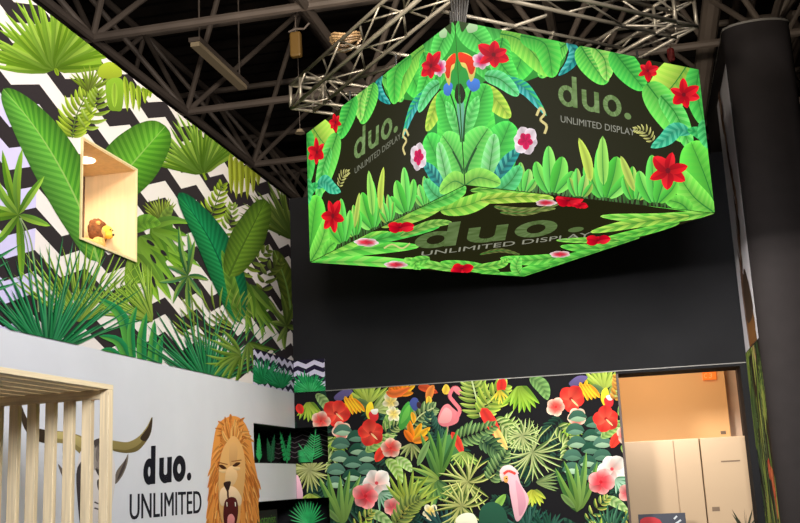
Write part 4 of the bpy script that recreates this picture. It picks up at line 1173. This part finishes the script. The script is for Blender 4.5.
# ------------------------------------------------------------------ roof space frame
sf = empty('roof_space_frame', (-5.42, 12.03, 6.5), 'dark steel space frame under the hall roof', 'roof frame')
GX, GY, DD = -5.42, 12.03, 2.44
ZL, ZU = 6.5, 8.3
ix = range(-3, 6); iy = range(-3, 6)
ln = lambda i, j: Vector((GX+DD*i, GY+DD*j, ZL)); un = lambda i, j: Vector((GX+DD*i-DD/2, GY+DD*j+DD/2, ZU))
for i in ix:
    bm = bmesh.new(); tube(bm, ln(i, -3), ln(i, 5), .05, 8); link('chord', bm, m_steel, sf)
    bm = bmesh.new(); tube(bm, un(i, -4), un(i, 5), .05, 8); link('chord', bm, m_steel, sf)
for j in iy:
    bm = bmesh.new(); tube(bm, ln(-3, j), ln(5, j), .05, 8); link('chord', bm, m_steel, sf)
    bm = bmesh.new(); tube(bm, un(-3, j), un(6, j), .05, 8); link('chord', bm, m_steel, sf)
near = []; rest = bmesh.new()
for i in ix:
    for j in iy:
        for (di, dj) in ((0, 0), (1, 0), (0, -1), (1, -1)): near.append((ln(i, j), un(i+di, j+dj)))
near.sort(key=lambda s_: ((s_[0]+s_[1])/2-Vector((-2.5, 11, 7))).length)
for n_, (P, Q) in enumerate(near):
    if n_ < 96:
        bm = bmesh.new(); tube(bm, P, Q, .036, 8); link('brace', bm, m_steel, sf)
    else: tube(rest, P, Q, .036, 6)
o = link('brace', rest, m_steel, sf); o['kind'] = 'stuff'
# heavy edge girder running along above the left wall
m_gird = mat('dark_girder', (60, 52, 48), .7, noise=.2, nscale=2)
gd = empty('edge_girder', (GX-.2, 12, ZL-.2), 'dark service girder running along above the jungle mural', 'girder')
link('web', bx((GX-1.4, 1, ZL+.12), (GX-1.25, 24, ZL+.9)), m_gird, gd)
for dx in (.35, .75, 1.1):
    bm = bmesh.new(); tube(bm, (GX-dx, 1, ZL+.05+dx*.5), (GX-dx, 24, ZL+.05+dx*.5), .09, 10); link('pipe', bm, m_gird, gd)
# leaning struts at upper right
for (a0, a1, r, lb) in (((716, -30, 7.6), (697, 120, 6.2), .12, 'thick leaning roof strut left of the black pillar'),
                        ((742, -20, 8.6), (724, 60, 7.8), .06, 'thin roof strut just above the pillar top, left one of a close pair'),
                        ((757, -20, 8.6), (745, 40, 8.2), .05, 'thin roof strut just above the pillar top, right one of a close pair'),
                        ((778, -4, 8.4), (812, 50, 8.1), .06, 'diagonal roof strut at the upper right corner of the view')):
    bm = bmesh.new(); tube(bm, at(*a0[:2], 2, a0[2]), at(*a1[:2], 2, a1[2]), r, 10)
    tag(link('roof_strut', bm, m_steel), lb, 'strut', 'roof struts above the black pillar')

# ------------------------------------------------------------------ black pillar on the right
PT = 4.95; PXR = 1.42; PY = 7.76; rad = (PXR-XR)/2; NR = .14
def pillar():
    bm = bmesh.new(); pts = [(XR, 10.1), (XR, PY+.25)]
    for i in range(17):
        a_ = pi+pi*i/16; pts.append((XR+rad+rad*cos(a_), PY+.25+NR*sin(a_)))
    pts += [(PXR, 10.1)]
    lo = [bm.verts.new((x, y, 0)) for x, y in pts]; hi = [bm.verts.new((x, y, PT)) for x, y in pts]
    n_ = len(pts)
    for i in range(n_): bm.faces.new((lo[i], lo[(i+1) % n_], hi[(i+1) % n_], hi[i]))
    bm.faces.new(hi); bm.faces.new(lo[::-1])
    bmesh.ops.recalc_face_normals(bm, faces=bm.faces)
    return bm
pil = empty('pillar', (XR+rad, 9, 0), 'tall round-nosed black pillar right of the storage opening', 'pillar')
o = link('column', pillar(), mat('black_lacquer', (44, 40, 40), .7, noise=.08, spec=.08), pil, True)
md = o.modifiers.new('edge', 'EDGE_SPLIT'); md.split_angle = radians(30)
bm = bmesh.new()
def ring_cap():
    pts = [(XR-.006, 9.9), (XR-.006, PY+.25)]
    for i in range(17):
        a_ = pi+pi*i/16; pts.append((XR+rad+(rad+.006)*cos(a_), PY+.25+(NR+.006)*sin(a_)))
    for i in range(len(pts)-1):
        v = [bm.verts.new((pts[i][0], pts[i][1], PT-.012)), bm.verts.new((pts[i+1][0], pts[i+1][1], PT-.012)), bm.verts.new((pts[i+1][0], pts[i+1][1], PT+.006)), bm.verts.new((pts[i][0], pts[i][1], PT+.006))]
        bm.faces.new(v)
ring_cap(); link('top_rim', bm, m_trim, pil)
ident = lambda x, y: (x, y)
ZS = 2.52
A = Art(None, [(8.015, ZS, YB-.004, PT-.27)])
for i in range(26):
    z = ZS+.1+i*.085; y = 8.55+.12*sin(z*3)+random.uniform(-.06, .06)
    A.poly([(y-.1, z), (y, z+.12), (y+.07, z+.2), (y+.03, z-.02), (y-.03, z-.1)], random.choice([(96, 68, 52), (70, 52, 44), (130, 104, 88)]))
for z in (2.6, 2.72, 2.86): A.poly([(8.1, z-.1), (8.35, z+.25), (8.6, z+.1), (8.55, z-.15)], random.choice([(60, 46, 36), (110, 74, 40)]))
A.build('animal_print', m_print, (XR-.001, 0, 0), (0, 1, 0), (0, 0, 1), (-1, 0, 0), pil, base=(192, 188, 194), thick=.004)
A = Art(None, [(8.015, .02, YB-.004, ZS-.01)])
for i in range(90):
    y, z = random.uniform(8.0, 9.0), random.uniform(.1, 2.5); a_ = random.uniform(.6, 2.5)
    c = random.choice([(126, 146, 66), (92, 120, 52), (150, 160, 80), (66, 92, 50), (80, 104, 62)])
    if i % 9 == 0: A.flower((y, z), .09, 5, random.choice([(190, 60, 44), (200, 100, 60), (196, 140, 130)]), (210, 110, 70), a_, 1., wd=1.1)
    elif i % 3: A.leaf([(y, z), (y+.12*cos(a_), z+.2*sin(a_)), (y+.2*cos(a_), z+.45*sin(a_))], .04, c, jit(c, 20), skew=0)
    else: A.frond([(y, z), (y+.1*cos(a_), z+.2*sin(a_)), (y+.22*cos(a_), z+.4*sin(a_))], 9, .16, .014, 60, c, jit(c, 15))
A.build('floral_print', m_print, (XR-.001, 0, 0), (0, 1, 0), (0, 0, 1), (-1, 0, 0), pil, base=(30, 26, 22), thick=.004)

# ------------------------------------------------------------------ storage room behind the opening
YR = 11.0
tag(link('wall_store_back', bx((-1.6, YR, 0), (at(727, 400, 1, YR).x, YR+.1, 3.1)), m_peach), kind='structure')
xs_ = at(727, 400, 1, YR).x
m_side = mat('taupe_wall', (222, 196, 170), .7, noise=.05)
tag(link('wall_store_recess', bx((xs_-.05, YR+.18, 0), (1.42, YR+.28, 3.1)), m_side), kind='structure')
tag(link('wall_store_right', bx((1.36, 10.1, 0), (1.42, YR+.18, 3.1)), m_side), kind='structure')
tag(link('wall_store_left', bx((-1.7, YB+T, 0), (-1.6, YR, 3.1)), m_peach), kind='structure')
tag(link('ceiling_store', bx((-1.7, YB+T, 3.1), (XR-.002, YR+.6, 3.16)), m_peach), kind='structure')
# cabinets
YC = 9.75
zc = at(690, 438.5, 1, YC).z; xm = at(699, 437, 1, YC).x
def cabinet(x0, x1, label, door_split):
    t = empty('storage_cabinet', ((x0+x1)/2, YC+.28, 0), label, 'cabinet', None)
    link('body', bx((x0, YC+.02, 0), (x1, YC+.56, zc), .004), m_cab, t)
    xs = [x0]+door_split+[x1]
    for i in range(len(xs)-1):
        dr = link('door', bx((xs[i]+.004, YC, .06), (xs[i+1]-.004, YC+.0195, zc-.006), .003), m_cab, t)
        yield t, dr, xs[i], xs[i+1]
list(cabinet(-.42, xm-.004, 'tall glossy beige cupboard left of the slotted one in the opening', [at(674, 450, 1, YC).x]))
for t, dr, x0, x1 in cabinet(xm+.004, XR-.012, 'tall beige cupboard with a thin dark slot, beside the pillar', []):
    p, q = at(721, 461.5, 1, YC), at(740, 460.5, 1, YC)
    link('slot', bx((p.x, YC-.004, p.z-.006), (q.x, YC-.0005, p.z+.006)), m_seam, dr)
    p, q = at(712, 507, 1, YC), at(720, 511, 1, YC)
    link('name_plate', bx((p.x, YC-.004, q.z), (q.x, YC-.0005, p.z), .001), m_seam, dr)
# counter, sign board, plant
ct = empty('counter', (.3, 9.52, 0), 'low dark counter in front of the beige cupboards', 'counter')
link('body', bx((-.1, 9.42, 0), (.84, 9.66, .90)), m_dark, ct); link('worktop', bx((-.12, 9.41, .90), (.85, 9.67, .94), .005), m_seam, ct)
pA, pB = at(638, 514.5, 1, 9.5), at(685, 512.5, 1, 9.5)
sb = empty('sign_board', ((pA.x+pB.x)/2, 9.5, .94), 'dark sign board with red blot and white strokes standing on the counter', 'sign')
link('panel', bx((pA.x, 9.49, .94), (pB.x, 9.51, pA.z), .002), mat('slate_board', (52, 56, 72), .5), sb)
A = Art(lambda x, y: (lambda p: (p.x, p.z))(at(x, y, 1, 9.49)), None)
A.poly([(640, 523), (643, 518), (652, 517), (660, 520), (662, 526), (656, 534), (644, 533)], (196, 64, 70))
for (x0_, y0_, x1_, y1_) in ((674, 519, 677, 516), (675, 524, 681, 520), (677, 527, 683, 524)): A.line([(x0_, y0_), (x1_, y1_)], .9, (210, 216, 222))
A.build('artwork', m_print, (0, 9.489, 0), (1, 0, 0), (0, 0, 1), (0, -1, 0), sb)
pb = at(752, 528, 1, 9.48); t = empty('potted_plant', (.80, 9.5, .94), 'spiky dark leaved plant at the foot of the pillar', 'plant')
bm = bmesh.new(); tube(bm, (.80, 9.5, .94), (.80, 9.5, 1.04), .035, 16, .045); link('pot', bm, m_dark, t)
m_spk = mat('dark_leaf', (48, 52, 30), .6)
for k in range(9):
    a_ = 2*pi*k/9; bm = bmesh.new(); l = .10
    blade3(bm, (.80, 9.5, 1.03), (.80+cos(a_)*l, 9.5+sin(a_)*l*.7, 1.03+.16+.04*(k % 3)), .009, (sin(a_), -cos(a_), .2), .02); link('leaf', bm, m_spk, t)
# orange sign on the peach wall
p, q = at(702, 371.5, 1, YR), at(716.5, 379.5, 1, YR)
es = empty('exit_sign', ((p.x+q.x)/2, YR-.01, q.z), 'small orange lit sign high on the peach wall', 'sign')
link('box', bx((p.x, YR-.03, q.z), (q.x, YR, p.z), .003), mat('orange_sign', (244, 120, 24), .5, emit=.45), es)
A = Art(lambda x, y: (lambda p: (p.x, p.z))(at(x, y, 1, YR-.03)), None)
text_quad(A, 'C', (704, 378), (707, 378), (704, 373.4), (255, 206, 130)); text_quad(A, '3', (709, 378), (712, 377.8), (709, 373.2), (255, 206, 130))
A.build('lettering', m_print, (0, YR-.0305, 0), (1, 0, 0), (0, 0, 1), (0, -1, 0), es)
p, q = at(720.5, 431, 1, YR), at(727, 434, 1, YR)
tag(link('wall_plate', bx((p.x, YR-.008, q.z), (q.x-.01, YR, p.z), .002), m_seam), 'tiny dark plate low on the peach wall above the cupboards', 'plate')

# ------------------------------------------------------------------ slatted wooden booth at the left
BZ = 2.075
cp = at(113.5, 385, 2, BZ)
bx0, by1 = cp.x, cp.y
bt = empty('slatted_booth', ((bx0+XL)/2, by1-1.2, 0), 'pale pine slatted booth standing against the white wall', 'booth')
pw = at(104, 440, 1, by1).x
PWD = bx0-pw
link('post', bx((pw, by1-PWD, 0), (bx0, by1, BZ-.022), .003), m_wood, bt)
link('post', bx((pw, by1-2.6, 0), (bx0, by1-2.6+PWD, BZ-.022), .003), m_wood, bt)
hz0 = at(100, 399, 1, by1-PWD).z
link('header_beam', bx((XL+.002, by1-PWD+.004, hz0), (pw, by1-.004, BZ-.022), .003), mat('pine_across', (240, 214, 172), .55, noise=.18, nscale=5, stretch=(.7, 14, 14)), bt)
pit = at(104, 440, 1, by1).x-at(85.5, 440, 1, by1).x
k = 1
while pw-pit*k > XL+.01:
    x = pw-pit*k
    link('slat', bx((x, by1-PWD+.006, .06), (x+pit*.5, by1-.006, hz0), .002), m_wood, bt); k += 1
link('bottom_rail', bx((XL+.002, by1-PWD+.004, .0), (pw, by1-.004, .06), .002), m_woodh, bt)
# roof: edge board plus planks running along the wall
link('edge_board', bx((bx0-.05, by1-2.6, BZ-.022), (bx0, by1, BZ), .002), m_woodh, bt)
x = bx0-.05-.02
while x-.07 > XL+.002:
    link('roof_slat', bx((x-.07, by1-2.6, BZ-.022), (x, by1, BZ), .002), m_woodh, bt); x -= .09
link('cross_beam', bx((XL+.002, by1-2.6, BZ-.082), (pw, by1-2.6+.05, BZ-.0225), .002), m_woodh, bt)

# ------------------------------------------------------------------ light
def area(name, loc, target, size, power, col, spread=180, sy=None):
    l = bpy.data.lights.new(name, 'AREA'); l.energy = power; l.color = col; l.size = size; l.spread = radians(spread)
    if sy: l.shape = 'RECTANGLE'; l.size_y = sy
    o = bpy.data.objects.new(name, l); COL.objects.link(o); o.location = loc
    o.rotation_euler = (Vector(target)-Vector(loc)).to_track_quat('-Z', 'Y').to_euler(); return o
area('stand_flood', (.6, 3.6, 5.6), (-3.0, 6.4, 3.6), 1.2, 80, (1, .93, .86), 100)
area('stand_flood_low', (.2, 1.2, 3.4), (-3.0, 6.4, 1.8), 1.2, 70, (.9, .93, 1), 100)
area('pillar_fill', (-2.0, 3.6, 3.3), (.92, 8.6, 2.6), .6, 46, (1, .95, .9), 60)  # added fill to brighten the pillar prints, not a lamp of the stand
area('back_flood', (.4, 3.2, 3.6), (-1.2, 9, 1.6), 1.0, 46, (1, .96, .9), 70)
area('hall_fill', (-1.5, 2.5, 4.5), (-2.5, 10, 8), 3., 62, (1, .86, .72), 130)
area('truss_fill', (-1.0, 2.2, 3.9), (-1.2, 7, 5.2), .5, 48, (1, .9, .74), 60)  # unseen fill aimed at the truss, no fixture on it
area('store_lamp', (.1, 10.0, 3.05), (.1, 10.4, 0), 1.2, 20, (1, .82, .6))
area('store_front', (.25, 9.34, 2.36), (.3, 11, 1.9), .7, 9, (1, .86, .68))
sp = bpy.data.lights.new('niche_spot', 'SPOT'); sp.energy = 20; sp.color = (1, .84, .6); sp.spot_size = radians(150); sp.spot_blend = .8; sp.shadow_soft_size = .03
so = bpy.data.objects.new('niche_spot', sp); COL.objects.link(so); so.location = (dl.x, dl.y, NZ1-th-.012)
w = bpy.data.worlds.new('hall_air'); SC.world = w; w.use_nodes = True
w.node_tree.nodes['Background'].inputs['Color'].default_value = (1, .9, .8, 1); w.node_tree.nodes['Background'].inputs['Strength'].default_value = .03

SC.view_settings.view_transform = 'Standard'; SC.view_settings.look = 'None'
SC.view_settings.exposure = 0; SC.view_settings.gamma = 1; SC.view_settings.use_curve_mapping = False
